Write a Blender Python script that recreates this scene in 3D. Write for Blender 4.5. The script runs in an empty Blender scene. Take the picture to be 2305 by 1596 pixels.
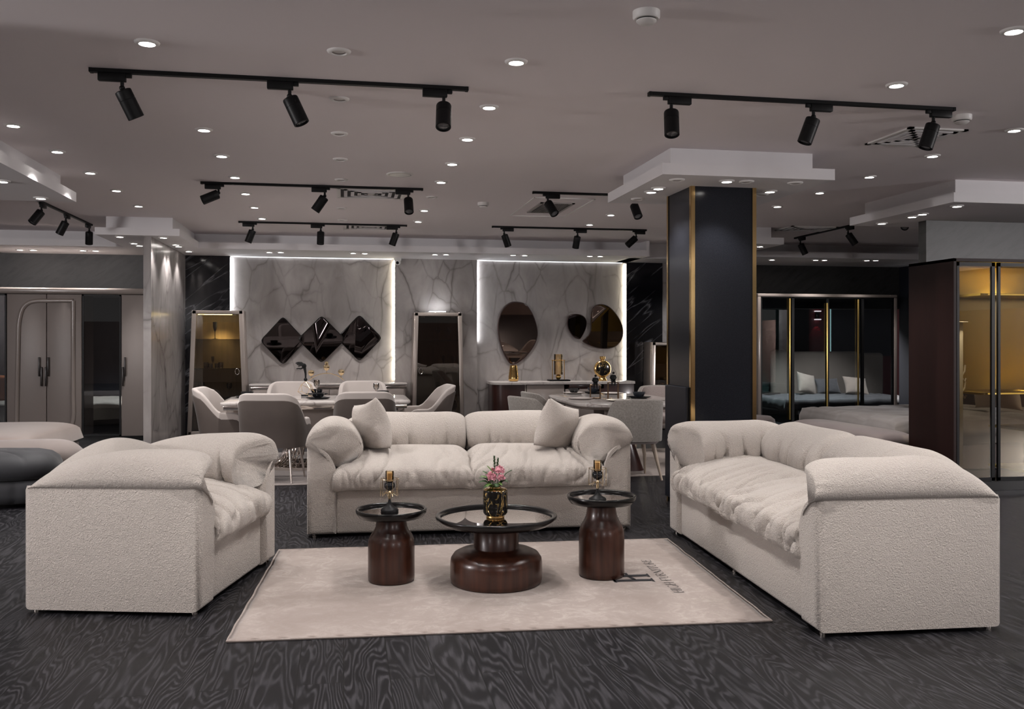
import bpy, bmesh, math, random
from mathutils import Vector, Matrix, noise
random.seed(7)
PI=math.pi
SC=bpy.context.scene
COL=SC.collection
# ---------------------------------------------------------------- camera model (level camera, measured from the photo)
F=2050.;HC=1.4;TH=math.atan(379/F);HY=768.;CX=1152.5
sT,cT=math.sin(TH),math.cos(TH)
def ray(px,py):
    u=(px-CX)/F;v=(HY-py)/F
    return (sT+u*cT,cT-u*sT,v)
def onz(px,py,z=0.):
    d=ray(px,py);t=(z-HC)/d[2];return Vector((d[0]*t,d[1]*t,z))
def onY(px,py,Y):
    d=ray(px,py);t=Y/d[1];return Vector((d[0]*t,Y,HC+d[2]*t))
def xat(px,Y):
    d=ray(px,HY);return d[0]*Y/d[1]
def zat(px,py,Y): return onY(px,py,Y).z
# ---------------------------------------------------------------- materials
def srgb(r,g,b):
    f=lambda c:(c/255/12.92 if c/255<=.04045 else ((c/255+.055)/1.055)**2.4)
    return (f(r),f(g),f(b),1)
class NT:
    def __init__(s,name):
        s.m=bpy.data.materials.new(name);s.m.use_nodes=True
        s.t=s.m.node_tree;s.b=s.t.nodes['Principled BSDF'];s.out=s.t.nodes['Material Output']
    def n(s,ty,**kw):
        nd=s.t.nodes.new(ty)
        for k,v in kw.items():
            if k.startswith('i_'):
                key=k[2:];key=int(key) if key.isdigit() else key.replace('_',' ')
                nd.inputs[key].default_value=v
            else: setattr(nd,k,v)
        return nd
    def l(s,a,b): s.t.links.new(a,b)
    def coord(s,scale=(1,1,1),rot=(0,0,0),kind='Object'):
        tc=s.n('ShaderNodeTexCoord');mp=s.n('ShaderNodeMapping')
        mp.inputs['Scale'].default_value=scale;mp.inputs['Rotation'].default_value=rot
        s.l(tc.outputs[kind],mp.inputs['Vector']);return mp.outputs[0]
    def noise(s,vec,scale,detail=3,rough=.5,dist=0):
        nd=s.n('ShaderNodeTexNoise');nd.inputs['Scale'].default_value=scale;nd.inputs['Detail'].default_value=detail
        nd.inputs['Roughness'].default_value=rough;nd.inputs['Distortion'].default_value=dist
        if vec is not None: s.l(vec,nd.inputs['Vector'])
        return nd.outputs['Fac']
    def ramp(s,fac,stops):
        r=s.n('ShaderNodeValToRGB');e=r.color_ramp.elements
        e[0].position=stops[0][0];e[0].color=stops[0][1];e[1].position=stops[-1][0];e[1].color=stops[-1][1]
        for p,c in stops[1:-1]:
            q=e.new(p);q.color=c
        s.l(fac,r.inputs['Fac']);return r.outputs['Color']
    def mix(s,fac,a,b,ty='MIX'):
        m=s.n('ShaderNodeMix',data_type='RGBA',blend_type=ty)
        for sock,v in ((m.inputs['Factor'],fac),(m.inputs[6],a),(m.inputs[7],b)):
            if isinstance(v,(int,float,tuple)): sock.default_value=v
            else: s.l(v,sock)
        return m.outputs[2]
    def math(s,op,a,b=0.):
        m=s.n('ShaderNodeMath',operation=op)
        for i,v in enumerate((a,b)):
            if isinstance(v,(int,float)): m.inputs[i].default_value=v
            else: s.l(v,m.inputs[i])
        return m.outputs[0]
    def bump(s,h,strength=.3,dist=.01):
        b=s.n('ShaderNodeBump');b.inputs['Strength'].default_value=strength;b.inputs['Distance'].default_value=dist
        s.l(h,b.inputs['Height']);s.l(b.outputs[0],s.b.inputs['Normal'])
    def set(s,**kw):
        for k,v in kw.items():
            key=k.replace('_',' ')
            if isinstance(v,(int,float,tuple)): s.b.inputs[key].default_value=v
            else: s.l(v,s.b.inputs[key])
        return s
def plain(name,col,rough=.5,metal=0.,**kw):
    t=NT(name);t.set(Base_Color=col,Roughness=rough,Metallic=metal,**kw);return t.m
def soft(name,col,col2,scale,rough=.9,bs=.25,bscale=None,bd=.004,sheen=.3):
    t=NT(name);v=t.coord()
    c=t.mix(t.noise(v,scale,4),col,col2)
    t.set(Base_Color=c,Roughness=rough);t.b.inputs['Sheen Weight'].default_value=sheen;t.b.inputs['Sheen Roughness'].default_value=.5
    t.bump(t.noise(v,bscale or 300,2),bs,bd);return t.m
def emit(name,col,st):
    t=NT(name);t.set(Base_Color=(0,0,0,1));t.b.inputs['Emission Color'].default_value=col;t.b.inputs['Emission Strength'].default_value=st;return t.m
def glass(name,tint,refl=.06,gloss=(1,1,1,1)):
    t=NT(name);t.t.nodes.remove(t.b)
    tr=t.n('ShaderNodeBsdfTransparent');tr.inputs[0].default_value=tint
    gl=t.n('ShaderNodeBsdfGlossy');gl.inputs['Color'].default_value=gloss;gl.inputs['Roughness'].default_value=.01
    fr=t.n('ShaderNodeFresnel');fr.inputs['IOR'].default_value=1.5
    f=t.math('ADD',fr.outputs[0],refl)
    mx=t.n('ShaderNodeMixShader');t.l(f,mx.inputs[0]);t.l(tr.outputs[0],mx.inputs[1]);t.l(gl.outputs[0],mx.inputs[2])
    t.l(mx.outputs[0],t.out.inputs[0]);return t.m
M={}
def mk_boucle():
    t=NT('boucle');v=t.coord()
    big=t.noise(v,3.,3,.6);fine=t.noise(v,170,3,.6)
    c=t.mix(big,(.43,.38,.336,1),(.515,.459,.41,1))
    c=t.mix(t.ramp(fine,[(.35,(0,0,0,1)),(.65,(1,1,1,1))]),c,(.555,.50,.453,1))
    t.set(Base_Color=c,Roughness=.95);t.b.inputs['Sheen Weight'].default_value=.25
    a=t.noise(v,62,3,.6,1.6);t.bump(t.math('ADD',a,t.math('MULTIPLY',fine,.5)),.8,.016);return t.m
M['boucle']=mk_boucle()
def mk_floor():
    t=NT('dark_oak');v=t.coord(rot=(0,0,PI/2))
    br=t.n('ShaderNodeTexBrick');t.l(v,br.inputs['Vector'])
    br.offset=.37;br.inputs['Scale'].default_value=1;br.inputs['Brick Width'].default_value=1.9;br.inputs['Row Height'].default_value=.19
    br.inputs['Mortar Size'].default_value=.0025;br.inputs['Mortar Smooth'].default_value=.2;br.inputs['Bias'].default_value=0
    br.inputs['Color1'].default_value=(0,0,0,1);br.inputs['Color2'].default_value=(1,1,1,1);br.inputs['Mortar'].default_value=(.5,.5,.5,1)
    # per-plank offset of the grain coordinates
    tc=t.n('ShaderNodeTexCoord');off=t.n('ShaderNodeVectorMath',operation='MULTIPLY_ADD')
    t.l(br.outputs['Color'],off.inputs[0]);off.inputs[1].default_value=(13,27,5);t.l(tc.outputs['Object'],off.inputs[2])
    mp=t.n('ShaderNodeMapping');mp.inputs['Scale'].default_value=(1,.16,1);t.l(off.outputs[0],mp.inputs['Vector'])
    h=t.noise(mp.outputs[0],3.4,3,.5,.25)
    rings=t.math('SINE',t.math('MULTIPLY',h,210.))
    rings=t.math('ADD',t.math('MULTIPLY',rings,.5),.5)
    mp2=t.n('ShaderNodeMapping');mp2.inputs['Scale'].default_value=(1,.06,1);t.l(off.outputs[0],mp2.inputs['Vector'])
    fine=t.noise(mp2.outputs[0],90,3,.6)
    g=t.math('MULTIPLY',rings,fine)
    c=t.ramp(g,[(.08,(.005,.0048,.006,1)),(.3,(.0115,.011,.0128,1)),(.6,(.040,.038,.043,1))])
    c=t.mix(t.math('MULTIPLY',br.outputs['Color'],.3),c,(.012,.0118,.0135,1))
    c=t.mix(br.outputs['Fac'],c,(.004,.004,.004,1))
    t.set(Base_Color=c,Roughness=t.ramp(g,[(0,(.42,.42,.42,1)),(1,(.55,.55,.55,1))]))
    t.b.inputs['Specular IOR Level'].default_value=.24
    t.bump(t.math('SUBTRACT',t.math('MULTIPLY',g,.4),br.outputs['Fac']),.25,.003);return t.m
M['floor']=mk_floor()
def mk_marble(name,base,base2,vein,vscale,rough,light=False,stretch=(1,1,1)):
    t=NT(name);v=t.coord(scale=stretch)
    n=t.n('ShaderNodeTexNoise');n.inputs['Scale'].default_value=1.3;n.inputs['Detail'].default_value=4;t.l(v,n.inputs['Vector'])
    va=t.n('ShaderNodeVectorMath',operation='MULTIPLY_ADD');t.l(n.outputs['Color'],va.inputs[0]);va.inputs[1].default_value=(.35,.35,.35);t.l(v,va.inputs[2])
    cloud=t.noise(v,2.1,5,.6,.6)
    c=t.mix(t.ramp(cloud,[(.3,(0,0,0,1)),(.7,(1,1,1,1))]),base,base2)
    for sc,wd,st in ((vscale,.012,.85),(vscale*2.1,.018,.55)):
        vo=t.n('ShaderNodeTexVoronoi',feature='DISTANCE_TO_EDGE');vo.inputs['Scale'].default_value=sc;t.l(va.outputs[0],vo.inputs['Vector'])
        k=t.ramp(vo.outputs['Distance'],[(0,(1,1,1,1)),(wd,(.35,.35,.35,1)),(wd*3.2,(0,0,0,1))])
        mask=t.ramp(t.noise(v,sc*.9,3),[(.38,(0,0,0,1)),(.58,(1,1,1,1))])
        c=t.mix(t.math('MULTIPLY',t.math('MULTIPLY',k,mask),st),c,vein)
    t.set(Base_Color=c,Roughness=rough);return t.m
M['marble']=mk_marble('grey_marble',(.265,.24,.234,1),(.42,.39,.375,1),(.10,.085,.08,1),1.15,.22,stretch=(1.2,1,.62))
M['marble_top']=mk_marble('marble_top',(.42,.38,.36,1),(.6,.56,.53,1),(.2,.16,.15,1),3,.08)
def mk_black_marble():
    t=NT('black_marble');v=t.coord(scale=(1,1,1),rot=(0,math.radians(38),0))
    mp=t.n('ShaderNodeMapping');mp.inputs['Scale'].default_value=(.35,1,2.6);t.l(v,mp.inputs['Vector'])
    vo=t.n('ShaderNodeTexVoronoi',feature='DISTANCE_TO_EDGE');vo.inputs['Scale'].default_value=2.2
    n=t.n('ShaderNodeTexNoise');n.inputs['Scale'].default_value=3;n.inputs['Detail'].default_value=4;t.l(mp.outputs[0],n.inputs['Vector'])
    va=t.n('ShaderNodeVectorMath',operation='MULTIPLY_ADD');t.l(n.outputs['Color'],va.inputs[0]);va.inputs[1].default_value=(.4,.4,.4);t.l(mp.outputs[0],va.inputs[2])
    t.l(va.outputs[0],vo.inputs['Vector'])
    k=t.ramp(vo.outputs['Distance'],[(0,(.6,.6,.6,1)),(.02,(.15,.15,.15,1)),(.06,(0,0,0,1))])
    mask=t.ramp(t.noise(v,2.5,3),[(.42,(0,0,0,1)),(.65,(1,1,1,1))])
    c=t.mix(t.math('MULTIPLY',k,mask),(.006,.006,.009,1),(.35,.35,.38,1))
    t.set(Base_Color=c,Roughness=.1);return t.m
M['black_marble']=mk_black_marble()
def mk_stone():
    t=NT('dark_stone');v=t.coord(rot=(0,.6,0))
    mp=t.n('ShaderNodeMapping');mp.inputs['Scale'].default_value=(1,1,4);t.l(v,mp.inputs['Vector'])
    a=t.noise(mp.outputs[0],2.2,6,.65,.5)
    c=t.ramp(a,[(.3,(.024,.0235,.0235,1)),(.55,(.046,.045,.0445,1)),(.75,(.016,.015,.015,1))])
    t.set(Base_Color=c,Roughness=.45);return t.m
M['stone']=mk_stone()
def mk_rug(name,a,b,c2,s=1.):
    t=NT(name);v=t.coord()
    n1=t.noise(v,1.6*s,5,.62,.6);n2=t.noise(v,9*s,6,.75,1.5);n3=t.noise(v,60*s,3)
    c=t.mix(t.ramp(n1,[(.35,(0,0,0,1)),(.65,(1,1,1,1))]),a,b)
    c=t.mix(t.math('MULTIPLY',t.ramp(n2,[(.48,(0,0,0,1)),(.62,(1,1,1,1))]),t.ramp(n1,[(.4,(.15,.15,.15,1)),(.6,(.8,.8,.8,1))])),c,c2)
    t.set(Base_Color=c,Roughness=.85);t.b.inputs['Sheen Weight'].default_value=.15
    t.bump(t.math('ADD',n3,t.math('MULTIPLY',n2,.6)),.25,.004);return t.m
M['rug']=mk_rug('beige_rug',(.225,.18,.157,1),(.295,.247,.22,1),(.375,.324,.294,1))
M['rug2']=mk_rug('pale_rug',(.30,.25,.22,1),(.38,.32,.29,1),(.2,.17,.15,1),1.4)
def mk_wood(name,a,b,rough,scale=(14,14,.7),coat=0.):
    t=NT(name);v=t.coord(scale=scale)
    n=t.noise(v,1.6,4,.6,.4);c=t.ramp(n,[(.3,a),(.7,b)])
    w=t.noise(v,9,2);c=t.mix(t.math('MULTIPLY',w,.3),c,a)
    t.set(Base_Color=c,Roughness=rough);t.b.inputs['Coat Weight'].default_value=coat;t.b.inputs['Coat Roughness'].default_value=.12;return t.m
M['walnut']=mk_wood('walnut',(.022,.0075,.0045,1),(.075,.025,.0135,1),.30,coat=.12)
M['redwood']=mk_wood('red_wood',(.022,.006,.005,1),(.05,.014,.011,1),.3,(9,9,.5),.5)
M['wenge']=mk_wood('wenge',(.014,.0052,.0045,1),(.023,.0085,.0072,1),.5,(5,5,.4))
M['wenge'].node_tree.nodes['Principled BSDF'].inputs['Specular IOR Level'].default_value=.2
M['blackwood']=plain('black_lacquer',(.006,.0055,.0055,1),.22,Specular_IOR_Level=.35)
M['ceil']=plain('ceiling_paint',(.79,.735,.74,1),.9)
M['tray']=plain('tray_paint',(.72,.70,.71,1),.85)
M['wall']=plain('dark_wall',(.05,.045,.045,1),.8)
M['wallrear']=mk_wood('brown_wall_panels',(.045,.028,.022,1),(.09,.06,.05,1),.5,(2,2,.3))
M['black']=plain('matt_black',(.005,.005,.0055,1),.45,Specular_IOR_Level=.22)
M['champ']=plain('champagne_satin',(.62,.55,.50,1),.3,.85)
M['candle']=plain('tan_candle',(.62,.43,.22,1),.5)
M['lens']=plain('grey_lens',(.10,.10,.105,1),.12)
M['white']=plain('white_plastic',(.72,.70,.68,1),.45)
M['slot']=plain('dark_slot',(.02,.02,.02,1),.8)
M['unlit']=plain('unlit_lamp',(.32,.29,.28,1),.35)
M['lamp']=emit('lit_lamp',(1,.95,.9,1),30)
M['lampw']=emit('lit_lamp_warm',(1,.9,.72,1),30)
M['led']=emit('led_strip',(.93,.96,1,1),26)
M['ledsoft']=emit('led_strip_soft',(.93,.96,1,1),3.5)
M['ledwarm']=emit('led_strip_warm',(1,.93,.74,1),26)
M['ledgold']=emit('led_strip_gold',(1,.80,.25,1),12)
M['gold']=plain('gold',(.75,.49,.19,1),.16,1.)
M['palegold']=plain('pale_gold',(.85,.66,.40,1),.2,1.)
M['goldtrim']=plain('gold_trim',(.70,.49,.22,1),.12,1.)
M['chrome']=plain('champagne_chrome',(.72,.66,.61,1),.1,1.)
M['steel']=plain('satin_steel',(.62,.56,.52,1),.22,1.)
M['mirror']=plain('smoked_mirror',(.05,.043,.044,1),.015,1.)
M['mirrorb']=plain('bronze_mirror',(.24,.185,.155,1),.015,1.)
M['tableglass']=plain('smoked_table_glass',(.40,.365,.35,1),.012,1.)
M['panelblk']=None
def mk_panel():
    t=NT('black_panel');v=t.coord();sp=t.ramp(t.noise(v,260,2),[(.5,(.012,.013,.017,1)),(.75,(.035,.037,.045,1))])
    t.set(Base_Color=sp,Roughness=.16);t.b.inputs['Specular IOR Level'].default_value=.24;return t.m
M['panelblk']=mk_panel()
M['navy']=plain('navy_panel',(.007,.009,.016,1),.3)
M['lacquer']=plain('champagne_lacquer',(.31,.265,.24,1),.2)
M['lacquer2']=plain('taupe_lacquer',(.26,.22,.20,1),.42)
M['darkbronze']=plain('dark_bronze',(.022,.016,.014,1),.35)
M['glass']=glass('clear_glass',(.93,.93,.92,1),.02)
M['vitrine']=glass('vitrine_glass',(.80,.76,.70,1),.03)
M['smoke']=glass('smoked_glass',(.52,.45,.38,1),.03)
M['darkglass']=glass('dark_glass',(.50,.52,.54,1),.05)
M['amber']=glass('amber_glass',(.78,.52,.26,1),.08,(1,.85,.6,1))
M['doorglass']=glass('warm_door_glass',(.80,.74,.62,1),.03)
M['goldhandle']=plain('brushed_gold_handle',(.9,.62,.2,1),.35,1.)
M['candleglass']=glass('candle_glass',(.975,.91,.78,1),.06,(1,.9,.75,1))
M['goblet']=glass('goblet_glass',(.78,.74,.70,1),.12)
M['ceramic']=plain('black_ceramic',(.008,.009,.011,1),.12)
M['blueceramic']=plain('blue_ceramic',(.035,.042,.055,1),.3)
M['whiteceramic']=plain('white_ceramic',(.55,.5,.47,1),.2)
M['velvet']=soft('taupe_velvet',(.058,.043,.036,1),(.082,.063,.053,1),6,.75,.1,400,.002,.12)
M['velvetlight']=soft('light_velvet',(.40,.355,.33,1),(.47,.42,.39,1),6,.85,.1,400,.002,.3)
M['speckle']=soft('speckled_fabric',(.13,.115,.10,1),(.36,.33,.30,1),70,.9,.3,160,.003,.2)
M['chairpink']=soft('mauve_fabric',(.26,.215,.20,1),(.38,.32,.30,1),60,.9,.3,160,.003,.2)
M['bedgrey']=soft('bed_grey',(.20,.18,.17,1),(.25,.225,.215,1),8,.9,.15,200,.003)
M['bench']=soft('mauve_velvet',(.15,.118,.112,1),(.19,.15,.142,1),6,.85,.1,300,.002,.4)
M['bedbeige']=soft('rose_beige_cloth',(.235,.19,.17,1),(.28,.23,.205,1),6,.9,.1,300,.002)
M['bolster']=soft('taupe_cloth',(.165,.137,.125,1),(.20,.168,.154,1),6,.9,.1,300,.002)
M['navyquilt']=soft('charcoal_velvet',(.009,.0092,.0115,1),(.016,.0165,.020,1),6,.7,.1,300,.002,.12)
M['greenduvet']=soft('sage_duvet',(.20,.195,.165,1),(.26,.25,.215,1),5,.9,.15,200,.003)
M['headboard']=soft('grey_headboard',(.22,.19,.16,1),(.27,.235,.2,1),8,.9,.3,200,.004)
M['darkduvet']=soft('slate_duvet',(.07,.07,.075,1),(.10,.10,.105,1),5,.85,.15,200,.003,.4)
M['cushbeige']=soft('beige_cushion_cloth',(.34,.29,.24,1),(.4,.34,.29,1),9,.9,.2,260,.003)
M['redwall']=plain('red_wall',(.10,.010,.014,1),.4)
M['teal']=plain('teal_lit_wall',(.06,.115,.108,1),.5)  # teal light is mixed into the wall colour
M['navywall']=plain('navy_wall',(.012,.014,.022,1),.6)
M['goldback']=plain('gold_back_panel',(.38,.285,.075,1),.35)
M['vitback']=mk_wood('cabinet_back',(.16,.115,.075,1),(.22,.16,.105,1),.5,(12,12,.8))
M['bronze']=plain('bronze_frame',(.16,.10,.06,1),.3,1.)
M['leaf']=plain('leaf_green',(.035,.085,.025,1),.55)
M['leaf2']=plain('leaf_light',(.10,.19,.04,1),.55)
M['pink']=soft('pink_petals',(.68,.24,.31,1),(.86,.50,.55,1),90,.7,.3,120,.003)
M['ink']=plain('dark_ink',(.018,.017,.02,1),.9)
M['orange']=plain('orange_cushion_cloth',(.35,.10,.02,1),.9)
def mk_vase():
    t=NT('black_gold_vase');v=t.coord(scale=(1,1,.55))
    n=t.n('ShaderNodeTexNoise');n.inputs['Scale'].default_value=25;n.inputs['Detail'].default_value=5;n.inputs['Distortion'].default_value=1.2;t.l(v,n.inputs['Vector'])
    a=t.math('ABSOLUTE',t.math('SUBTRACT',n.outputs['Fac'],.5))
    k=t.ramp(a,[(0,(1,1,1,1)),(.018,(1,1,1,1)),(.032,(0,0,0,1))])
    mask=t.ramp(t.noise(v,14,2),[(.44,(0,0,0,1)),(.5,(1,1,1,1))]);k=t.math('MULTIPLY',k,mask)
    t.set(Base_Color=t.mix(k,(.008,.007,.006,1),(.83,.58,.22,1)),Metallic=k,Roughness=.12);return t.m
M['vase']=mk_vase()
# ---------------------------------------------------------------- mesh builder
class MB:
    def __init__(s): s.bm=bmesh.new()
    def box(s,x0,y0,z0,x1,y1,z1,bev=0.,seg=2,rot=0.,about=None):
        cs=[(x,y,z) for x in (x0,x1) for y in (y0,y1) for z in (z0,z1)]
        if rot:
            a=about or ((x0+x1)/2,(y0+y1)/2);c_,s_=math.cos(rot),math.sin(rot)
            cs=[(a[0]+(x-a[0])*c_-(y-a[1])*s_,a[1]+(x-a[0])*s_+(y-a[1])*c_,z) for x,y,z in cs]
        v=[s.bm.verts.new(c) for c in cs]
        fs=[s.bm.faces.new([v[i] for i in q]) for q in ((0,1,3,2),(4,6,7,5),(0,4,5,1),(2,3,7,6),(0,2,6,4),(1,5,7,3))]
        if bev>0:
            es={e for f in fs for e in f.edges}
            bmesh.ops.bevel(s.bm,geom=list(es),offset=bev,segments=seg,profile=.5,affect='EDGES')
        return s
    def prism(s,pts,fn0,fn1,bev=0.,seg=2):
        a=[s.bm.verts.new(fn0(*p)) for p in pts];b=[s.bm.verts.new(fn1(*p)) for p in pts];n=len(pts)
        f0=s.bm.faces.new(a[::-1]);f1=s.bm.faces.new(b)
        for i in range(n): s.bm.faces.new((a[i],a[(i+1)%n],b[(i+1)%n],b[i]))
        if bev>0:
            es=list(f0.edges)+list(f1.edges)
            bmesh.ops.bevel(s.bm,geom=es,offset=bev,segments=seg,profile=.5,affect='EDGES')
        return s
    def loft(s,rings,closed=True,caps=True):
        rv=[[s.bm.verts.new(p) for p in r] for r in rings];n=len(rings[0])
        m=n if closed else n-1
        for i in range(len(rv)-1):
            for j in range(m): s.bm.faces.new((rv[i][j],rv[i][(j+1)%n],rv[i+1][(j+1)%n],rv[i+1][j]))
        if caps and closed:
            s.bm.faces.new(rv[0][::-1]);s.bm.faces.new(rv[-1])
        return s
    def lathe(s,prof,n=32,c=(0,0,0),m=None):
        rings=[]
        for r,z in prof:
            rg=[]
            for i in range(n):
                a=2*PI*i/n;p=Vector((max(r,1e-5)*math.cos(a),max(r,1e-5)*math.sin(a),z))
                if m: p=m@p
                rg.append(Vector(c)+p)
            rings.append(rg)
        return s.loft(rings)
    def tube(s,pts,r,n=8,closed=False):
        pts=[Vector(p) for p in pts];N=len(pts);rings=[];up=None
        for i,p in enumerate(pts):
            if closed: d=pts[(i+1)%N]-pts[i-1]
            else: d=pts[min(i+1,N-1)]-pts[max(i-1,0)]
            d.normalize()
            if up is None: up=d.orthogonal().normalized()
            else:
                up=(up-d*up.dot(d))
                up=up.normalized() if up.length>1e-6 else d.orthogonal().normalized()
            w=d.cross(up);rr=r[i] if isinstance(r,(list,tuple)) else r
            rings.append([p+(up*math.cos(2*PI*k/n)+w*math.sin(2*PI*k/n))*rr for k in range(n)])
        if closed:
            rings.append(rings[0])
            rv=[[s.bm.verts.new(q) for q in rg] for rg in rings[:-1]];rv.append(rv[0])
            for i in range(N):
                for j in range(n): s.bm.faces.new((rv[i][j],rv[i][(j+1)%n],rv[i+1][(j+1)%n],rv[i+1][j]))
            return s
        return s.loft(rings)
    def ball(s,c,r,n=20,sc=(1,1,1)):
        m=Matrix.Diagonal(Vector(sc))
        return s.lathe([(r*math.sin(PI*i/(n//2)),-r*math.cos(PI*i/(n//2))) for i in range(n//2+1)],n,c,m)
    def grid(s,fn,nu,nv):
        vs=[[s.bm.verts.new(fn(i/nu,j/nv)) for j in range(nv+1)] for i in range(nu+1)]
        for i in range(nu):
            for j in range(nv): s.bm.faces.new((vs[i][j],vs[i+1][j],vs[i+1][j+1],vs[i][j+1]))
        return s
    def build(s,name,mat,parent=None,smooth=True,angle=42,loc=None,merge=0.):
        if merge: bmesh.ops.remove_doubles(s.bm,verts=s.bm.verts,dist=merge)
        bmesh.ops.recalc_face_normals(s.bm,faces=s.bm.faces)
        me=bpy.data.meshes.new(name);s.bm.to_mesh(me);s.bm.free()
        me.materials.append(mat if not isinstance(mat,str) else M[mat])
        if smooth:
            me.polygons.foreach_set('use_smooth',[True]*len(me.polygons));me.set_sharp_from_angle(angle=math.radians(angle))
        o=bpy.data.objects.new(name,me);COL.objects.link(o)
        if parent: o.parent=parent
        if loc: o.location=loc
        return o
def tag(o,label=None,cat=None,group=None,kind=None):
    for k,v in (('label',label),('category',cat),('group',group),('kind',kind)):
        if v: o[k]=v
    return o
def thing(name,label,cat,loc=(0,0,0),rz=0.,group=None):
    o=bpy.data.objects.new(name,None);COL.objects.link(o);o.location=loc;o.rotation_euler=(0,0,rz);o.empty_display_size=.1
    return tag(o,label,cat,group)
def dup(o,loc=None,rz=None,label=None,parent=None,rot=None):
    c=o.copy();COL.objects.link(c)
    if parent: c.parent=parent
    if loc is not None: c.location=loc
    if rz is not None: c.rotation_euler=(0,0,rz)
    if rot is not None: c.rotation_euler=rot
    if label: c['label']=label
    for ch in list(o.children): dup(ch,parent=c)
    return c
def struct(name,mb,mat,smooth=False): return tag(mb.build(name,mat,smooth=smooth),kind='structure')
def crom(pts,n,closed=True):
    pts=[Vector(p) for p in pts];N=len(pts);out=[]
    segs=N if closed else N-1
    for i in range(n):
        t=i/n*segs if closed else i/(n-1)*segs
        k=min(int(t),segs-1);f=t-k
        g=(lambda j:pts[j%N]) if closed else (lambda j:pts[max(0,min(N-1,j))])
        p0,p1,p2,p3=g(k-1),g(k),g(k+1),g(k+2)
        out.append(.5*((2*p1)+(p2-p0)*f+(2*p0-5*p1+4*p2-p3)*f*f+(3*p1-p0-3*p2+p3)*f**3))
    return out
def sm(a,b,x):
    t=max(0,min(1,(x-a)/(b-a)));return t*t*(3-2*t)
def nz(x,y,z): return noise.noise(Vector((x,y,z)))
def superring(hx,hy,n=4.,k=48):
    r=[]
    for i in range(k):
        a=2*PI*i/k;c,s=math.cos(a),math.sin(a)
        r.append((math.copysign(abs(c)**(2/n),c)*hx,math.copysign(abs(s)**(2/n),s)*hy))
    return r
def displace(o,fn):
    me=o.data;ns=[v.normal.copy() for v in me.vertices]
    for v,n in zip(me.vertices,ns): v.co+=n*fn(v.co,n)
    me.update()
ORD=['nearest','second','third','fourth','fifth','sixth','seventh','eighth','ninth']
# ================================================================ ROOM SHELL
H=2.9;TZ=2.67;TZ2=2.757;YB=14.2
struct('floor',MB().box(-9,-5,-.1,13,20,0),'floor')
struct('ceiling',MB().box(-9,-5,H,13,20,H+.1),'ceil')
X0,X1=-2.30,-1.665       # black marble, left
P1a,P1b=-1.665,.775      # first recessed lit panel
P2a,P2b=2.053,4.49       # second recessed lit panel
w=MB().box(-2.39,YB,0,5.6,YB+.2,TZ+.1)
struct('wall_back',w,'marble')
struct('wall_back_left',MB().box(-8,YB,2.05,-2.39,YB+.2,TZ+.1),'stone')
struct('wall_back_right',MB().box(5.6,YB,1.95,9.4,YB+.2,TZ+.1),'stone')
struct('wall_column_left',MB().box(-2.39,11.68,0,-2.30,YB,TZ+.1),'marble')
struct('trim_1',MB().box(X0,YB-.09,0,X1,YB,TZ),'black_marble')
struct('trim_2',MB().box(P1b,YB-.09,0,P2a,YB,TZ),'marble')
struct('trim_3',MB().box(P2b,YB-.09,0,xat(1491,YB-.09),YB,TZ),'black_marble')
struct('trim_4',MB().box(xat(1491,YB-.09),YB-.07,0,5.6,YB,TZ),'marble')
struct('wall_left',MB().box(-8.2,3,0,-8,20,H),'wall')
struct('wall_right',MB().box(9.4,8.75,0,9.6,YB,H),'navywall')
struct('wall_partition_right',MB().box(6.02,8.62,2.08,12,8.75,TZ).box(6.02,8.62,0,6.14,8.75,2.08),'stone')
struct('wall_right_front',MB().box(12,3,0,12.2,8.75,H),'wall')
# rear and side walls; gap above added to let in dim world light
struct('wall_rear',MB().box(-9.2,-5.2,0,13.2,-5,2.05),'wallrear')
struct('wall_left_front',MB().box(-9.2,-5,0,-9,3.2,2.05),'wallrear')
struct('wall_right_rear',MB().box(13,-5,0,13.2,3.2,2.05),'wallrear')
struct('wall_left_return',MB().box(-9,3,0,-8,3.2,H),'wallrear')
struct('wall_right_return',MB().box(12,3,0,13,3.2,H),'wallrear')
# LED strips hidden along the panel edges
def ledstrip(name,x0,y0,z0,x1,y1,z1,label,m='led'):
    o=thing(name,label,'light strip',((x0+x1)/2,(y0+y1)/2,z0),0,'light strips at the marble panels')
    MB().box(x0,y0,z0,x1,y1,z1).build('diffuser',M[m],o,False).matrix_parent_inverse=Matrix.Translation((-(x0+x1)/2,-(y0+y1)/2,-z0))
ledstrip('light_strip',P1a,YB-.035,.95,P1a+.008,YB-.012,TZ-.02,'vertical white light strip beside the left black marble panel')
ledstrip('light_strip',P1b-.008,YB-.035,.80,P1b,YB-.012,TZ-.02,'vertical light strip at the right edge of the diamond mirrors panel','ledwarm')
ledstrip('light_strip',P2a,YB-.035,1.4,P2a+.008,YB-.012,TZ-.02,'vertical white light strip left of the large egg-shaped mirror')
ledstrip('light_strip',P2b-.008,YB-.035,.72,P2b,YB-.012,TZ-.02,'vertical light strip beside the black marble panel near the pillar','ledwarm')
ledstrip('light_strip',P1a+.05,YB-.02,TZ-.006,P1b-.05,YB-.008,TZ,'horizontal light strip above the three diamond mirrors','ledsoft')
ledstrip('light_strip',P2a+.05,YB-.02,TZ-.006,P2b-.05,YB-.008,TZ,'horizontal light strip above the egg-shaped mirrors','ledsoft')
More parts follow.
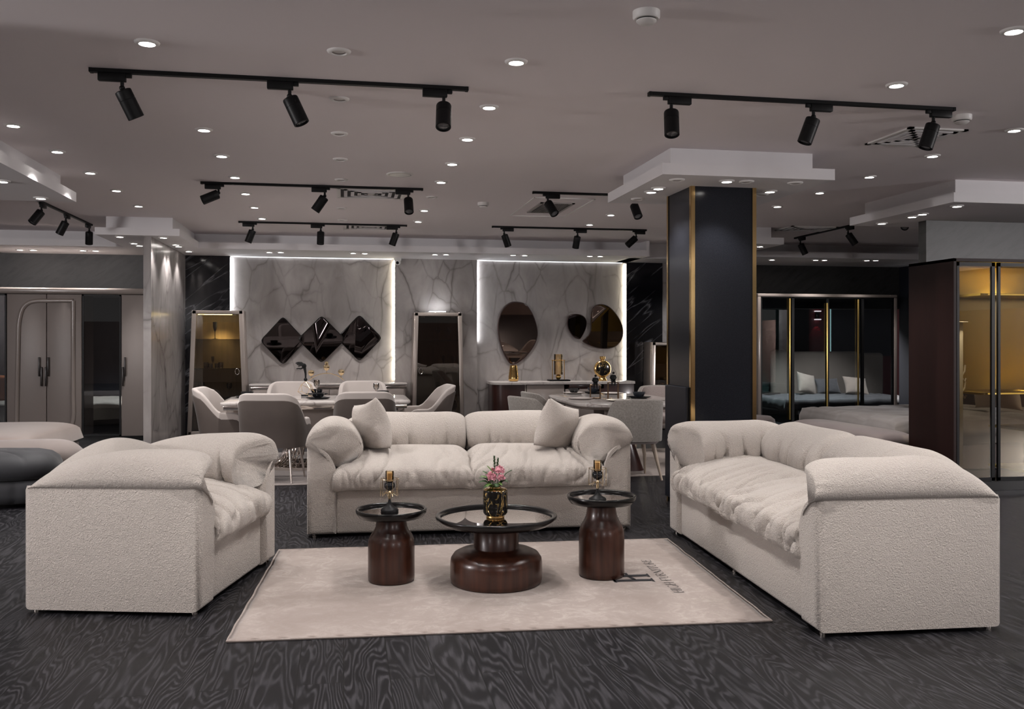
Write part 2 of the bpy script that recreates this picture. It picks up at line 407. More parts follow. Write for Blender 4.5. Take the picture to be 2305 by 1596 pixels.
# dropped ceiling trays (two steps)
def tray(i,boxes,m='tray'):
    b=MB()
    for x0,y0,x1,y1,z0,z1 in boxes: b.box(x0,y0,z0,x1,y1,z1)
    struct('trim_%d'%i,b,m)
tray(5,[(2.385,6.60,3.81,8.06,TZ,TZ2),(2.495,6.73,3.69,7.94,TZ2,H)])
tray(6,[(-5.5,4.5,-2.40,8.90,TZ,TZ2),(-5.4,4.6,-2.52,8.85,TZ2,H)])
tray(7,[(-2.911,11.55,-1.95,13.02,TZ,TZ2),(-2.806,11.64,-2.045,13.3,TZ2,H)])
tray(8,[(-8,13.02,4.45,YB,TZ,TZ2),(-8,13.3,4.45,YB,TZ2,H),(4.45,13.02,4.5,YB,TZ,H),(4.3,13.35,5.9,YB,TZ,H)])
tray(9,[(5.47,7.43,12,9.17,TZ,TZ2),(5.58,7.56,12,9.05,TZ2,H)])
tray(10,[(5.6,12.8,9.4,YB,TZ,TZ2),(5.6,13.1,9.4,YB,TZ2,H)])
tray(11,[(4.75,11.1,5.68,12.8,TZ,TZ2),(4.75,11.2,5.55,12.8,TZ2,H)])
# black pillar with gold corner trims
px0,px1,py0,py1=2.787,3.37,7.05,7.63
b=MB().box(px0+.012,py0+.012,0,px1-.012,py1-.012,TZ);struct('trim_12',b,'panelblk')
def gold_corner(x,y,sx,sy,label):
    o=thing('corner_trim',label,'trim',(x,y,0),0,'gold corner trims of the black pillar')
    b=MB();b.box(0,0,0,sx*.032,sy*-.004,TZ);b.box(0,0,0,sx*-.004,sy*.032,TZ)
    b.build('gold_strip',M['goldtrim'],o,False)
gold_corner(px0+.008,py0+.008,1,1,'tall polished gold trim on the left front edge of the black pillar')
gold_corner(px1-.008,py0+.008,-1,1,'tall polished gold trim on the right front edge of the black pillar')
gold_corner(px0+.008,py1-.008,1,-1,'slim gold trim on the rear left edge of the black pillar')
o=thing('pillar_panel','navy lower panel on the left side of the black pillar','panel',(px0,(py0+py1)/2,0))
MB().box(-.02,-.24,.05,.01,.26,1.02,.006).build('board',M['navy'],o,False)
# ================================================================ DOWNLIGHTS
def proto_down(lit):
    o=thing('downlight','x','downlight',(0,0,-50),0)
    MB().lathe([(.036,-.002),(.040,-.012),(.052,-.011),(.060,-.006),(.062,0),(.055,.002),(.04,.002)],28).build('trim_ring',M['white'],o)
    if lit: MB().lathe([(0,-.009),(.03,-.009),(.038,-.004),(.038,.0),(0,.0)],20).build('lamp',M['lamp'],o)
    else:
        l=MB().lathe([(0,.0),(.03,-.002),(.038,-.006),(.038,.001),(0,.001)],20).build('lamp',M['unlit'],o)
    return o
DL=[proto_down(True),proto_down(False)];DLused=[0,0]
def lampobj(name,p,power,angle,blend=.6,col=(1,.955,.935),rad=.035,d=(0,0,-1),spot=True):
    l=bpy.data.lights.new(name,'SPOT' if spot else 'POINT');l.energy=power;l.color=col;l.shadow_soft_size=rad
    if spot: l.spot_size=math.radians(angle);l.spot_blend=blend
    o=bpy.data.objects.new(name,l);COL.objects.link(o);o.location=p
    o.rotation_euler=Vector(d).to_track_quat('-Z','Y').to_euler();return o
DP=68.
def downlight(p,lit,label,group,power=None,ang=95):
    k=0 if lit else 1
    if DLused[k]: o=dup(DL[k],loc=p,label=label)
    else: o=DL[k];o.location=p;o['label']=label;DLused[k]=1
    o['group']=group
    if lit: lampobj('downlight_lamp',(p[0],p[1],p[2]-.03),power or DP,ang)
def row(px,desc,group,z=H,lit=True,power=None):
    for i,(a,b) in enumerate(px):
        downlight(onz(a,b,z),lit,desc%ORD[i],group,power)
row([(30,281),(129,340),(203,388),(262,428),(312,463)],'lit ceiling downlight, %s from the camera in the row beside the upper left tray','leftmost ceiling downlights')
row([(331,95),(459,291),(499,350),(529,398),(553,435),(573,466),(590,491)],'lit ceiling downlight, %s from the camera in the row left of the switched-off row','left ceiling downlights')
row([(763,115),(764,222),(764,300),(766,358),(768,404),(769,468),(771,495)],'switched-off ceiling downlight, %s from the camera in the unlit middle row','unlit middle ceiling downlights',lit=False)
row([(1162,138),(1101,240),(1052,312),(1018,368),(993,409),(955,473),(941,498)],'lit ceiling downlight, %s from the camera in the row right of the switched-off row','right-of-middle ceiling downlights')
downlight(onz(972,443,H),False,'switched-off ceiling downlight between lit ones, right of the ceiling vent','right-of-middle ceiling downlights')
row([(2282,68),(2018,190)],'lit ceiling downlight, %s from the camera in the row above the right sofa','ceiling downlights over the right sofa',power=90)
row([(1375,483),(1327,505)],'lit ceiling downlight, %s from the camera between the two rails left of the pillar','ceiling downlights behind the pillar tray')
row([(2283,292),(2099,350),(1957,397),(1845,433),(1750,464)],'lit ceiling downlight, %s from the camera in the row right of the pillar tray','far right ceiling downlights')
def trayrow(items,group,pw=30):
    for a,b,lit,lab in items: downlight(onz(a,b,TZ),lit,lab,group,pw)
trayrow([(1482,423,1,'lit downlight under the pillar tray, rear one of the close pair on its left'),(1466,431,1,'lit downlight under the pillar tray, front one of the close pair on its left'),
 (1636,407,1,'lit downlight under the front of the pillar tray, above the dark pillar face'),(1733,430,1,'lit downlight under the pillar tray just right of the pillar'),
 (1524,404,0,'unlit downlight under the front left corner of the pillar tray'),(1680,408,0,'unlit downlight under the front of the pillar tray beside a lit one'),
 (1436,447,0,'unlit downlight at the far left edge of the pillar tray'),(1790,411,0,'unlit downlight at the front right corner of the pillar tray'),(1714,437,0,'unlit downlight touching the right edge of the pillar top')],'pillar tray downlights')
trayrow([(92,445,1,'lit downlight under the upper left tray near its far corner'),(5,407,1,'lit downlight under the upper left tray cut by the photo edge')],'upper left tray downlights')
trayrow([(270,532,1,'lit downlight under the left column tray, front left'),(368,534,1,'lit downlight under the left column tray, front right'),
 (302,547,1,'lit downlight under the left column tray, first of the pair left of the column'),(314,552,1,'lit downlight under the left column tray, second of the pair left of the column'),
 (396,550,1,'lit downlight of the pair right of the column, nearer one'),(402,554,1,'lit downlight of the pair right of the column, farther one'),(425,565,1,'lit downlight under the left column tray, farthest by the black marble')],'left column tray downlights')
S='lit downlight under the back soffit above the '
trayrow([(45,561.5,1,S+'white wardrobe, leftmost'),(75,562,1,S+'white wardrobe, second from the left'),(187,563,1,S+'wardrobe mirror door, left of a pair'),(215,563.5,1,S+'wardrobe mirror door, right of a pair')],'soffit downlights over the wardrobe')
trayrow([(606,567,1,S+'leftmost diamond mirror, left of a pair'),(632,567,1,S+'leftmost diamond mirror, right of a pair'),(795,569,1,S+'rightmost diamond mirror, left of a pair'),(821,569.5,1,S+'rightmost diamond mirror, right of a pair'),
 (979,572,1,S+'second glass cabinet, left of a pair'),(1004,572,1,S+'second glass cabinet, right of a pair'),(1155,573.5,1,S+'large egg mirror, left of a pair'),(1181,574,1,S+'large egg mirror, right of a pair'),
 (1328,575.5,1,S+'small egg mirror, left of a pair'),(1351,576,1,S+'kidney-shaped mirror, right of a pair')],'soffit downlights over the dining areas')
trayrow([(1711,554,1,'lit downlight under the small tray just right of the pillar')],'right rear downlights')
S='lit downlight under the rear right soffit above the glass wardrobe, '
trayrow([(1738,584,1,S+'leftmost'),(1836,584.5,1,S+'left of the middle pair'),(1856,584.7,1,S+'right of the middle pair'),(1951,585.5,1,S+'left of the right pair'),(1971,585.5,1,S+'rightmost')],'right rear downlights')
S='lit downlight under the right tray above the brown wardrobe, '
trayrow([(2154,463,1,S+'nearest the camera'),(2076,481,1,S+'second from the camera'),(2053,487,1,S+'third from the camera'),(1985,502,1,S+'farthest from the camera')],'right tray downlights',9)
# downlight rows continuing behind the camera (same ceiling grid)
for x in (-.97,.91,3.18):
    for y in (3.85,2.9,1.95):
        if (x,y)!=(3.18,3.85): lampobj('downlight_lamp',(x,y,H-.03),DP,100)
# ================================================================ TRACK LIGHTS
HL=.165
def rail(p0,p1,label):
    p0=Vector(p0);p1=Vector(p1);d=p1-p0;L=d.length
    o=thing('track_rail',label,'lighting rail',(p0.x,p0.y,H),math.atan2(d.y,d.x),'black lighting rails')
    MB().box(0,-.018,-.022,L,.018,0,.002).build('rail',M['black'],o,False)
    b=MB();b.box(-.006,-.02,-.024,.012,.02,0,.002);b.build('end_cap',M['black'],o,False)
    b=MB();b.box(L-.012,-.02,-.024,L+.006,.02,0,.002);b.build('end_cap',M['black'],o,False)
    return o
def spot(base,rz,dirv,label,adir=1,group='black track spotlights'):
    """base: point on the rail; adir: which way the adapter box extends along the rail"""
    o=thing('track_spotlight',label,'spotlight',(base.x,base.y,H-.022),rz,group)
    b=MB();b.box(min(-.02*adir,.125*adir),-.017,-.045,max(-.02*adir,.125*adir),.017,0,.004)
    b.box(min(-.05*adir,-.02*adir),-.013,-.022,max(-.05*adir,-.02*adir),.013,0,.003);b.build('adapter',M['black'],o)
    b=MB().tube([(0,0,-.04),(0,0,-.075)],.010,10);b.ball((0,0,-.08),.016,12);b.build('stem',M['black'],o)
    d=Matrix.Rotation(-rz,3,'Z')@Vector(dirv).normalized()
    h=bpy.data.objects.new('lamp_head',None)
    q=Vector((0,0,-1)).rotation_difference(d).to_matrix()
    b=MB();b.lathe([(0,.0),(.030,-.001),(.043,-.006),(.045,-.012),(.045,-.055),(.0435,-.056),(.0435,-.058),(.045,-.059),(.045,-HL+.002),(.042,-HL),(.038,-HL),(.037,-HL+.012),(0,-HL+.012)],32,(0,0,0))
    for v in b.bm.verts: v.co=q@v.co+Vector((0,0,-.088))
    hd=b.build('lamp_head',M['black'],o)
    b=MB();b.lathe([(0,-HL+.006),(.024,-HL+.007),(.036,-HL+.011),(.036,-HL+.0125),(0,-HL+.0125)],24)
    for v in b.bm.verts: v.co=q@v.co+Vector((0,0,-.088))
    b.build('lens',M['lens'],hd)
    return o
def axis(dx,dy,Z,sgn):
    a=dx*Z/F;v=-dy*Z/F;f=max(0,HL*HL-a*a-v*v)**.5*sgn
    n=math.sqrt(a*a+v*v+f*f)
    return Vector((sT*f+cT*a,cT*f-sT*a,v))/n
def track(pa,pb,Y,heads,label,which):
    xa,xb=onz(*pa,H).x,onz(*pb,H).x
    Y=Y or (onz(*pa,H).y+onz(*pb,H).y)/2
    rail((xa,Y,H),(xb,Y,H),label)
    for (px,dx,dy,sgn,adir),lab in zip(heads,which):
        x=xat(px,Y);Z=x*sT+Y*cT
        spot(Vector((x,Y,H)),0,axis(dx,dy,Z,sgn),lab,adir)
W=['left','middle','right']
def labs(d): return ['black cylinder spotlight, %s one on the %s'%(w_,d) for w_ in W]
track((210,160),(1055,190),5.34,[(275,23,59,1,-1),(652,28,60,1,-1),(999,1,57,-1,-1)],'long black lighting rail nearest the camera, on the left',labs('long front left rail'))
track((1458,210),(2153,240),5.24,[(1511,-2,58,-1,1),(1831,-21,57,1,1),(2101,-19,57,1,1)],'long black lighting rail in front of the pillar tray',labs('rail in front of the pillar tray'))
track((455,411),(952,422),8.95,[(492,-33,17,-1,-1),(731,-23,33,1,-1),(919,4,32,-1,-1)],'black lighting rail crossing the square ceiling vent, second on the left',labs('second left rail'))
track((540,500),(916,505),11.8,[(569,-11,28,1,-1),(722,0,29,-1,-1),(892,-10,28,1,-1)],'black lighting rail farthest back on the left, above the diamond mirrors',labs('rear left rail'))
xb=3.9
track((1201,430),(1500,434),8.93,[(1233,15,28,-1,1),(1427,7,29,-1,1)],'black lighting rail running behind the pillar tray',['black spotlight under the ceiling panel vent, left one on the rail behind the pillar tray','black spotlight peeking below the left edge of the pillar tray'])
track((1109,508),(1453,517),11.7,[(1135,9,26,1,1),(1300,-4,26,1,1),(1432,-21,19,-1,1)],'black lighting rail farthest back, left of the pillar',labs('rear rail left of the pillar'))
def track_y(X,y0,y1,heads,label,which):
    rail((X,y0,H),(X,y1,H),label)
    for (Y,dx,dy,sgn,adir),lab in zip(heads,which):
        Z=X*sT+Y*cT;spot(Vector((X,Y,H)),PI/2,axis(dx,dy,Z,sgn),lab,adir)
track_y(-3.18,10.35,12.45,[(10.5,-14,28,-1,1),(11.37,-16,30,1,1),(12.36,-5,27,1,-1)],'black lighting rail on the far left running towards the back wall',['black spotlight nearest the camera on the far left rail','black spotlight in the middle of the far left rail','black spotlight at the back end of the far left rail'])
track_y(6.42,9.45,12.2,[(12.05,13,27,1,-1),(10.8,17,24,1,-1),(9.55,-15,16,-1,1)],'black lighting rail right of the pillar running towards the back wall',['black spotlight farthest back on the rail right of the pillar','black spotlight in the middle of the rail right of the pillar','black spotlight half hidden behind the right ceiling tray'])
# ================================================================ CEILING FITTINGS
def detector(p,label):
    o=thing('smoke_detector',label,'smoke detector',p,0,'smoke detectors')
    MB().lathe([(0,0),(.062,0),(.062,-.028),(.055,-.036),(0,-.036)],32).build('base',M['white'],o)
    MB().lathe([(.044,-.034),(.044,-.042),(.0,-.042)],32).build('sensor_gap',M['slot'],o)
    MB().lathe([(0,-.04),(.046,-.041),(.046,-.046),(.034,-.056),(0,-.058)],32).build('sensor_cap',M['white'],o)
detector(onz(1455,26,H),'white round smoke detector nearest the camera at the top of the ceiling')
detector(onz(1088,456,H),'small white smoke detector between the rails in the middle of the ceiling')
detector(onz(2165,260,H),'white smoke detector behind the right end of the right rail')
o=thing('ceiling_speaker','flat round white ceiling speaker beside the second left rail','speaker',onz(900,392,H))
MB().lathe([(0,-.006),(.085,-.007),(.10,-.009),(.115,-.005),(.118,0),(0,0)],40).build('grille',M['unlit'],o)
MB().lathe([(.100,-.008),(.116,-.008),(.12,-.003),(.12,0),(.098,0)],40).build('rim',M['white'],o)
def diffuser(c,hx,hy,label,slots=4):
    o=thing('ceiling_vent',label,'air vent',(c[0],c[1],H),0,'square ceiling vents')
    b=MB()
    MB().box(-hx+.02,-hy+.02,-.003,hx-.02,hy-.02,0).build('dark_opening',M['slot'],o,False)
    for k in range(slots+1):
        f=1-k*.8/slots;w_=.036 if k==0 else .034
        ax,ay=hx*f,hy*f
        q=MB()
        for (x0,y0,x1,y1) in ((-ax,-ay,ax,-ay+w_),(-ax,ay-w_,ax,ay),(-ax,-ay,-ax+w_,ay),(ax-w_,-ay,ax,ay)):
            q.box(x0,y0,-.012-.004*(k>0),x1,y1,-.001)
        q.build('frame' if k==0 else 'louvre_ring',M['tray'] if k else M['white'],o,False)
    MB().box(-hx*.12,-hy*.12,-.016,hx*.12,hy*.12,-.001).build('centre_plate',M['unlit'],o,False)
diffuser((.275,9.33),.34,.30,'square white ceiling vent behind the second left rail')
diffuser((.33,12.05),.33,.26,'square white ceiling vent behind the rear left rail')
diffuser((4.12,6.03),.23,.28,'square ceiling vent behind the right spotlight of the right rail')
diffuser((6.05,11.2),.33,.24,'ceiling vent right of the pillar beside the rear right rail')
o=thing('ceiling_panel','large square ceiling access panel with a slatted grille left of the pillar tray','ceiling panel',(2.28,9.98,H))
b=MB()
for (x0,y0,x1,y1) in ((-.33,-.70,.33,-.685),(-.33,.685,.33,.70),(-.33,-.70,-.318,.70),(.318,-.70,.33,.70)): b.box(x0,y0,-.008,x1,y1,0)
b.build('frame',M['white'],o,False)
b=MB()
for (x0,y0,x1,y1) in ((-.19,-.38,.19,-.35),(-.19,.35,.19,.38),(-.19,-.38,-.16,.38),(.16,-.38,.19,.38)): b.box(x0,y0,-.012,x1,y1,0)
b.build('grille_frame',M['unlit'],o,False)
MB().box(-.16,-.35,-.003,.16,.35,0).build('dark_opening',M['slot'],o,False)
b=MB()
for i in range(14): b.box(-.15+i*.022,-.35,-.011,-.146+i*.022,.35,-.002)
b.build('slats',M['unlit'],o,False)
c=onz(904,567,TZ)
o=thing('security_camera','small white dome security camera on the soffit edge','camera',(c.x,YB-.22,TZ))
MB().lathe([(0,0),(.055,0),(.055,-.03),(.045,-.05),(0,-.05)],28).build('mount',M['white'],o)
b=MB();b.ball((0,-.01,-.065),.045,20);b.build('housing',M['white'],o)
b=MB();b.ball((-.005,-.036,-.075),.026,16);b.build('lens',M['black'],o)
# ================================================================ SOFAS
def crease(x,y,z,sh=5.):
    x+=.35*nz(y*1.7,x*.5,z+31)
    a=max(0,1-abs(nz(x,y,z))*2.0)
    return -a**sh+.35*max(0,nz(x*1.0+7,y,z+11))
def swept(ring,L,nu,nv,endk,anch,yfn=None,wr=None,name='cushion',parent=None,xdir=(1,0,0),org=(0,0,0),pdir=(0,1,0),mat='boucle',low=False):
    """closed ring (s,z) swept along length L; endk(t)->(ks,kz) scales about anch; world = org + xdir*t + pdir*s + z"""
    rp=crom([(a,b,0) for a,b in ring],nv);X=Vector(xdir);P=Vector(pdir);O=Vector(org)
    rings=[];meta=[]
    ts=[]
    for i in range(nu+1):
        u=i/nu
        ts.append(.5-.5*math.cos(PI*u)*(1 if True else 0) if False else (u+ (-.06*math.sin(2*PI*u))))
    for t in ts:
        ks,kz=endk(t);rg=[]
        for j,p in enumerate(rp):
            s=anch[0]+(p.x-anch[0])*ks;z=anch[1]+(p.y-anch[1])*(1.0 if low and t<.5 and p.y<anch[1] else kz)
            l=t*L+(yfn(t,p.x,p.y) if yfn else 0)
            rg.append(O+X*l+P*s+Vector((0,0,z)))
        rings.append(rg)
    b=MB();b.loft(rings,True,True)
    o=b.build(name,M[mat],parent,angle=180)
    if wr:
        Xi,Pi=X,P
        displace(o,lambda c,n:wr((c-O).dot(Xi)/L,(c-O).dot(Pi),c.z,n))
    return o
def ends(e0,p0,s0,z0,e1,p1,s1,z1):
    def f(t):
        def k(d,e,p,m): return 1 if d>=e else m+(1-m)*(1-(1-max(0,d)/e)**p)**(1/p)
        return k(t,e0,p0,s0)*k(1-t,min(e1,.08+e1*.4),2.2,s1),k(t,e0,p0,z0)*k(1-t,e1,p1,z1)
    return f
def endround(e,pw,mn,mz=None):
    def f(t):
        d=min(t,1-t)
        k=1 if d>e else mn+(1-mn)*(1-(1-d/e)**pw)**(1/pw)
        m=mn if mz is None else mz
        kz=1 if d>e else m+(1-m)*(1-(1-d/e)**pw)**(1/pw)
        return k,kz
    return f
ARM=.205;AH=.655
ARMRING=[(.004,.648),(-.010,.69),(.014,.748),(.065,.80),(.145,.828),(.235,.815),(.315,.768),(.372,.695),(.392,.615),(.368,.55),(.31,.512),(.245,.495),(.19,.52),(.13,.575),(.06,.625)]
def arm_panel(b,x0,flip,D):
    pts=[(0,.022),(0,AH-.015),(.012,AH)]
    for i in range(1,11):
        a=PI/2*(1-i/10);pts.append((.012+(ARM-.012)*math.cos(a),AH-.21+.21*math.sin(a)))
    pts.append((ARM,.022))
    if flip: pts=[(-x,z) for x,z in pts][::-1]
    b.prism(pts,lambda x,z:(x0+x,0,z),lambda x,z:(x0+x,D,z),.04,4)
def make_sofa(root,W,D,n,seed=0.,fold=1.,rear=.55,bend=.42):
    armend=ends(.20,2.6,.97,.66,rear,1.75,.86,.05)
    for nm,x0,fl in (('arm_panel',0,False),('arm_panel',W,True)):
        b=MB();arm_panel(b,x0,fl,D);b.build(nm,M['boucle'],root,angle=50)
    b=MB();pts=[(0,.022),(0,AH-.015),(.012,AH)]
    for i in range(1,11):
        a=PI/2*(1-i/10);pts.append((.012+(ARM-.012)*math.cos(a),AH-.21+.21*math.sin(a)))
    pts.append((ARM,.022))
    b.prism(pts,lambda x,z:(ARM-.01,D-x,z),lambda x,z:(W-ARM+.01,D-x,z));b.build('back_panel',M['boucle'],root,angle=50)
    MB().box(ARM-.005,.03,.022,W-ARM+.005,D-.1,.335,.02,3).build('base',M['boucle'],root,angle=50)
    for x in (.05,W-.05)+((W/2,) if W>2 else ()):
        for y in (.05,D-.05): MB().lathe([(.016,0),(.016,.012),(.011,.016),(.011,.03),(0,.03)],14,(x,y,0)).build('foot',M['chrome'],root)
    # seat cushions
    sw=(W-2*ARM)/n
    SR=[(.035,.335),(-.02,.345),(-.045,.385),(-.047,.44),(-.02,.487),(.06,.525),(.2,.566),(.36,.60),(.5,.60),(.64,.575),(.72,.52),(.73,.42),(.70,.345),(.4,.335)]
    for k in range(n):
        def wr(t,s,z,n_,k=k):
            x=(k+t)*sw
            d=min(t,1-t)
            top=sm(.38,.5,z)
            a=.010*nz(x*2.3+seed,s*2.6,z*2+5)
            ang=(t-.5)*1.5
            c=.014*fold*crease((x+ang*s)*7+seed*3,s*1.2+z*2.5,seed+k*3)*sm(.0,.4,1-abs(s-.0)/.5)
            c+=.010*fold*crease((x-ang*s*.7)*11+seed,s*1.8,z*1.5+seed+9)*sm(.62,.3,s)*(.35+.65*sm(.56,.42,z))
            cr=.015*sm(.12,.0,d)*sm(.48,.6,z)*-1
            e=.014*sm(.16,0,abs(s+.03))*sm(.10,.0,d)
            return a*(.3+.7*top)+c*sm(.33,.38,z)+cr+e
        swept(SR,sw+.03,110,88,endround(.17,2.6,.93,.60),(.34,.335),None,wr,'seat_cushion',root,org=(ARM+k*sw-.015,0,0))
    # arm cushions
    for side in (0,1):
        def yf(t,s,z): return .15*sm(.12,.36,s)*max(0,1-t*1.8)**2
        def wr(t,s,z,n_,side=side):
            y=t*D
            inner=sm(.06,.30,s)
            a=.010*nz(y*3+seed+side*7,s*3,z*3)
            c=.019*fold*crease(y*7+.9*(z-.6)*(t-.5)*8+seed+side*4,z*1.6,s*2)*inner*sm(.80,.58,z)
            f=.013*crease(s*10+seed+side,z*6,3.1)*sm(.13,.0,t)
            f2=.016*crease(y*14+seed,s*2,side*3.+z)*sm(.68,.60,z)*inner
            return a*sm(0,.05,s+.02)+(c+f2)*sm(.0,.16,t)+f*.6
        if side==0: swept(ARMRING,D-.012,110,88,armend,(.075,.64),yf,wr,'arm_cushion',root,xdir=(0,1,0),org=(0,-.012,0),pdir=(1,0,0),low=True)
        else: swept(ARMRING,D-.012,110,88,armend,(.075,.64),yf,wr,'arm_cushion',root,xdir=(0,1,0),org=(W,-.012,0),pdir=(-1,0,0),low=True)
    # back cushions
    BR=[(s*1.03,(z-.655)*1.03+.657) for s,z in ARMRING]
    bw=(W-.30)/n
    for k in range(n):
        def wr(t,s,z,n_,k=k):
            x=(k+t)*bw
            inner=sm(.06,.30,s)
            a=.010*nz(x*2.4+seed+20,s*3,z*3)
            c=.016*fold*crease(x*6.5+seed*2+k*5,z*1.3,s*1.5)*inner*sm(.80,.58,z)
            f2=.014*crease(x*13+seed,s*2,4.+z)*sm(.70,.60,z)*inner
            seam=-.012*max(0,1-abs(t-.62)/.012)*(1 if n>1 and k==n-1 else 0)
            return a*sm(0,.05,s+.02)+c+f2+seam
        swept(BR,bw+.015,110,88,(ends(bend,1.75,.86,.05,bend,1.75,.86,.05) if n==1 else ends(bend,1.75,.86,.05,.16,2.2,.74,.62) if k==0 else ends(.16,2.2,.74,.62,bend,1.75,.86,.05)),(.10,.64),None,wr,'back_cushion',root,xdir=(1,0,0),org=(.15+k*bw-.0075,D,0),pdir=(0,-1,0))
pa,pb=onz(690,1213),onz(1422,1193)
loveseat=thing('sofa','beige two-seat sofa facing the camera with two throw pillows','sofa',pa,math.atan2(pb.y-pa.y,pb.x-pa.x),'beige lounge seating')
make_sofa(loveseat,(pb-pa).length,.93,2,1.3,1.7,.5,.30)
pa,pb=onz(1505,1197),onz(1840,1437)
sofaR=thing('sofa','beige two-seat sofa at right seen from its armrest end, wrinkled seats','sofa',pa,math.atan2(pb.y-pa.y,pb.x-pa.x),'beige lounge seating')
make_sofa(sofaR,(pb-pa).length,.945,2,6.1,3.0,.36,.26)
pa,pb=onz(450,1390),onz(622,1262)
armch=thing('armchair','wide beige armchair at left, turned towards the coffee table','armchair',pa,math.atan2(pb.y-pa.y,pb.x-pa.x),'beige lounge seating')
make_sofa(armch,(pb-pa).length,.935,1,3.7,2.4,.60,.48)
# throw pillows
def pillow(name,label,loc,rot,w,h,d,mat,cat='pillow',group=None,seed=0.):
    o=thing(name,label,cat,loc,0,group)
    o.rotation_euler=rot
    def fn(sg):
        def g(u,v):
            x=2*u-1;y=2*v-1
            k=(max(0,1-x*x)*max(0,1-y*y))**.42
            px=x*(1-.08*(1-abs(y))**1.0*abs(x)**3 if True else 1);py=y*(1-.08*(1-abs(x))*abs(y)**3)
            pull=1+.03*(abs(x)*abs(y))**6
            t=d/2*k+.004*nz(x*3+seed,y*3,sg)*k
            edge=1-max(abs(x),abs(y))
            t+=.006*k*crease(x*5+seed,y*2.2,sg)*sm(.5,.05,edge)
            return Vector((px*w/2*pull,sg*t,h/2+py*h/2*pull))
        return g
    b=MB();b.grid(fn(1),30,30);b.grid(fn(-1),30,30)
    b.build('cover',M[mat],o,angle=180,merge=.0008)
    return o
sl=loveseat.matrix_basis
def onsofa(x,y,z): return sl@Vector((x,y,z))
pillow('throw_pillow','beige square throw pillow leaning in the left corner of the front-facing sofa',onsofa(.50,.36,.575),(.22,-.20,math.radians(-68)),.41,.38,.23,'boucle',group='throw pillows on the sofa',seed=1.)
pillow('throw_pillow','beige square throw pillow leaning in the right corner of the front-facing sofa',onsofa(1.80,.34,.565),(.20,.28,math.radians(42)),.40,.37,.23,'boucle',group='throw pillows on the sofa',seed=4.)
# ================================================================ RUG
c0,c1,c2,c3=onz(628,1240),onz(1502,1215),onz(1737,1400),onz(510,1447)
def rugp(u,v):
    p=(c0*(1-u)+c1*u)*(1-v)+(c3*(1-u)+c2*u)*v
    eu=.012*nz(v*9,u*1.5,2)*(1 if u in(0,1) else 0)
    return p+Vector((.006*nz(u*2,v*11,1)*(1-abs(2*u-1)<.1),.006*nz(u*11,v*2,4),0))
rug=thing('rug','large beige marbled rug with dark lettering under the coffee table','rug',(.85,5.2,0))
mi=Matrix.Translation((-.85,-5.2,0))
b=MB();N1,N2=60,40
b.grid(lambda u,v:mi@(rugp(u,v)+Vector((0,0,.009))),N1,N2)
def edge(f):
    n=80;b.grid(lambda u,v:mi@(f(u)+Vector((0,0,.009*(1-v)))),n,1)
edge(lambda u:rugp(u,0));edge(lambda u:rugp(u,1));edge(lambda u:rugp(0,u));edge(lambda u:rugp(1,u))
b.build('carpet',M['rug'],rug,angle=60,merge=.002)
b=MB()
per=[rugp(i/60,1) for i in range(61)]+[rugp(1,1-i/40) for i in range(1,41)]+[rugp(1-i/60,0) for i in range(1,61)]+[rugp(0,i/40) for i in range(1,40)]
b.tube([mi@(p+Vector((0,0,.0065))) for p in per],.0055,6,True);b.build('bound_edge',M['rug'],rug)
# serif lettering: strokes in a unit cell, x along the reading direction, y up
def stroke(x0,y0,x1,y1,w): return ('s',x0,y0,x1,y1,w)
def serif(x,y,w): return ('s',x-w,y,x+w,y,.028)
GL={'H':(.74,[stroke(.14,0,.14,1,.085),stroke(.60,0,.60,1,.085),stroke(.14,.52,.60,.52,.042)]+[serif(a,c,.11) for a in(.14,.60) for c in(.014,.986)]),
'I':(.34,[stroke(.17,0,.17,1,.085),serif(.17,.014,.11),serif(.17,.986,.11)]),
'F':(.60,[stroke(.14,0,.14,1,.085),stroke(.14,.985,.54,.985,.042),stroke(.14,.52,.42,.52,.042),stroke(.54,.985,.54,.8,.028),serif(.14,.014,.12)]),
'U':(.74,[stroke(.14,1,.14,.3,.085),('a',.37,.28,.23,.28,180,360,.05),stroke(.60,1,.60,.3,.045),serif(.14,.986,.11),serif(.60,.986,.09)]),
'R':(.70,[stroke(.14,0,.14,1,.085),('a',.30,.76,.22,.225,-90,90,.05),stroke(.14,.985,.30,.985,.042),stroke(.14,.535,.30,.535,.042),stroke(.32,.53,.64,.0,.065),serif(.14,.014,.11)]),
'N':(.78,[stroke(.14,0,.14,1,.045),stroke(.12,.985,.64,.0,.075),stroke(.64,0,.64,1,.045),serif(.14,.014,.1),serif(.64,.986,.1)]),
'T':(.66,[stroke(.33,0,.33,1,.085),stroke(.03,.985,.63,.985,.042),stroke(.03,.985,.03,.8,.028),stroke(.63,.985,.63,.8,.028),serif(.33,.014,.12)]),
'E':(.62,[stroke(.14,0,.14,1,.085),stroke(.1,.985,.52,.985,.042),stroke(.1,.015,.54,.015,.042),stroke(.14,.52,.42,.52,.042),stroke(.52,.985,.52,.82,.028),stroke(.54,.015,.54,.2,.028),stroke(.42,.6,.42,.44,.028)]),
'G':(.78,[('a',.40,.5,.31,.5,40,330,.05),stroke(.64,.1,.64,.42,.06),serif(.64,.42,.1)]),
' ':(.34,[])}
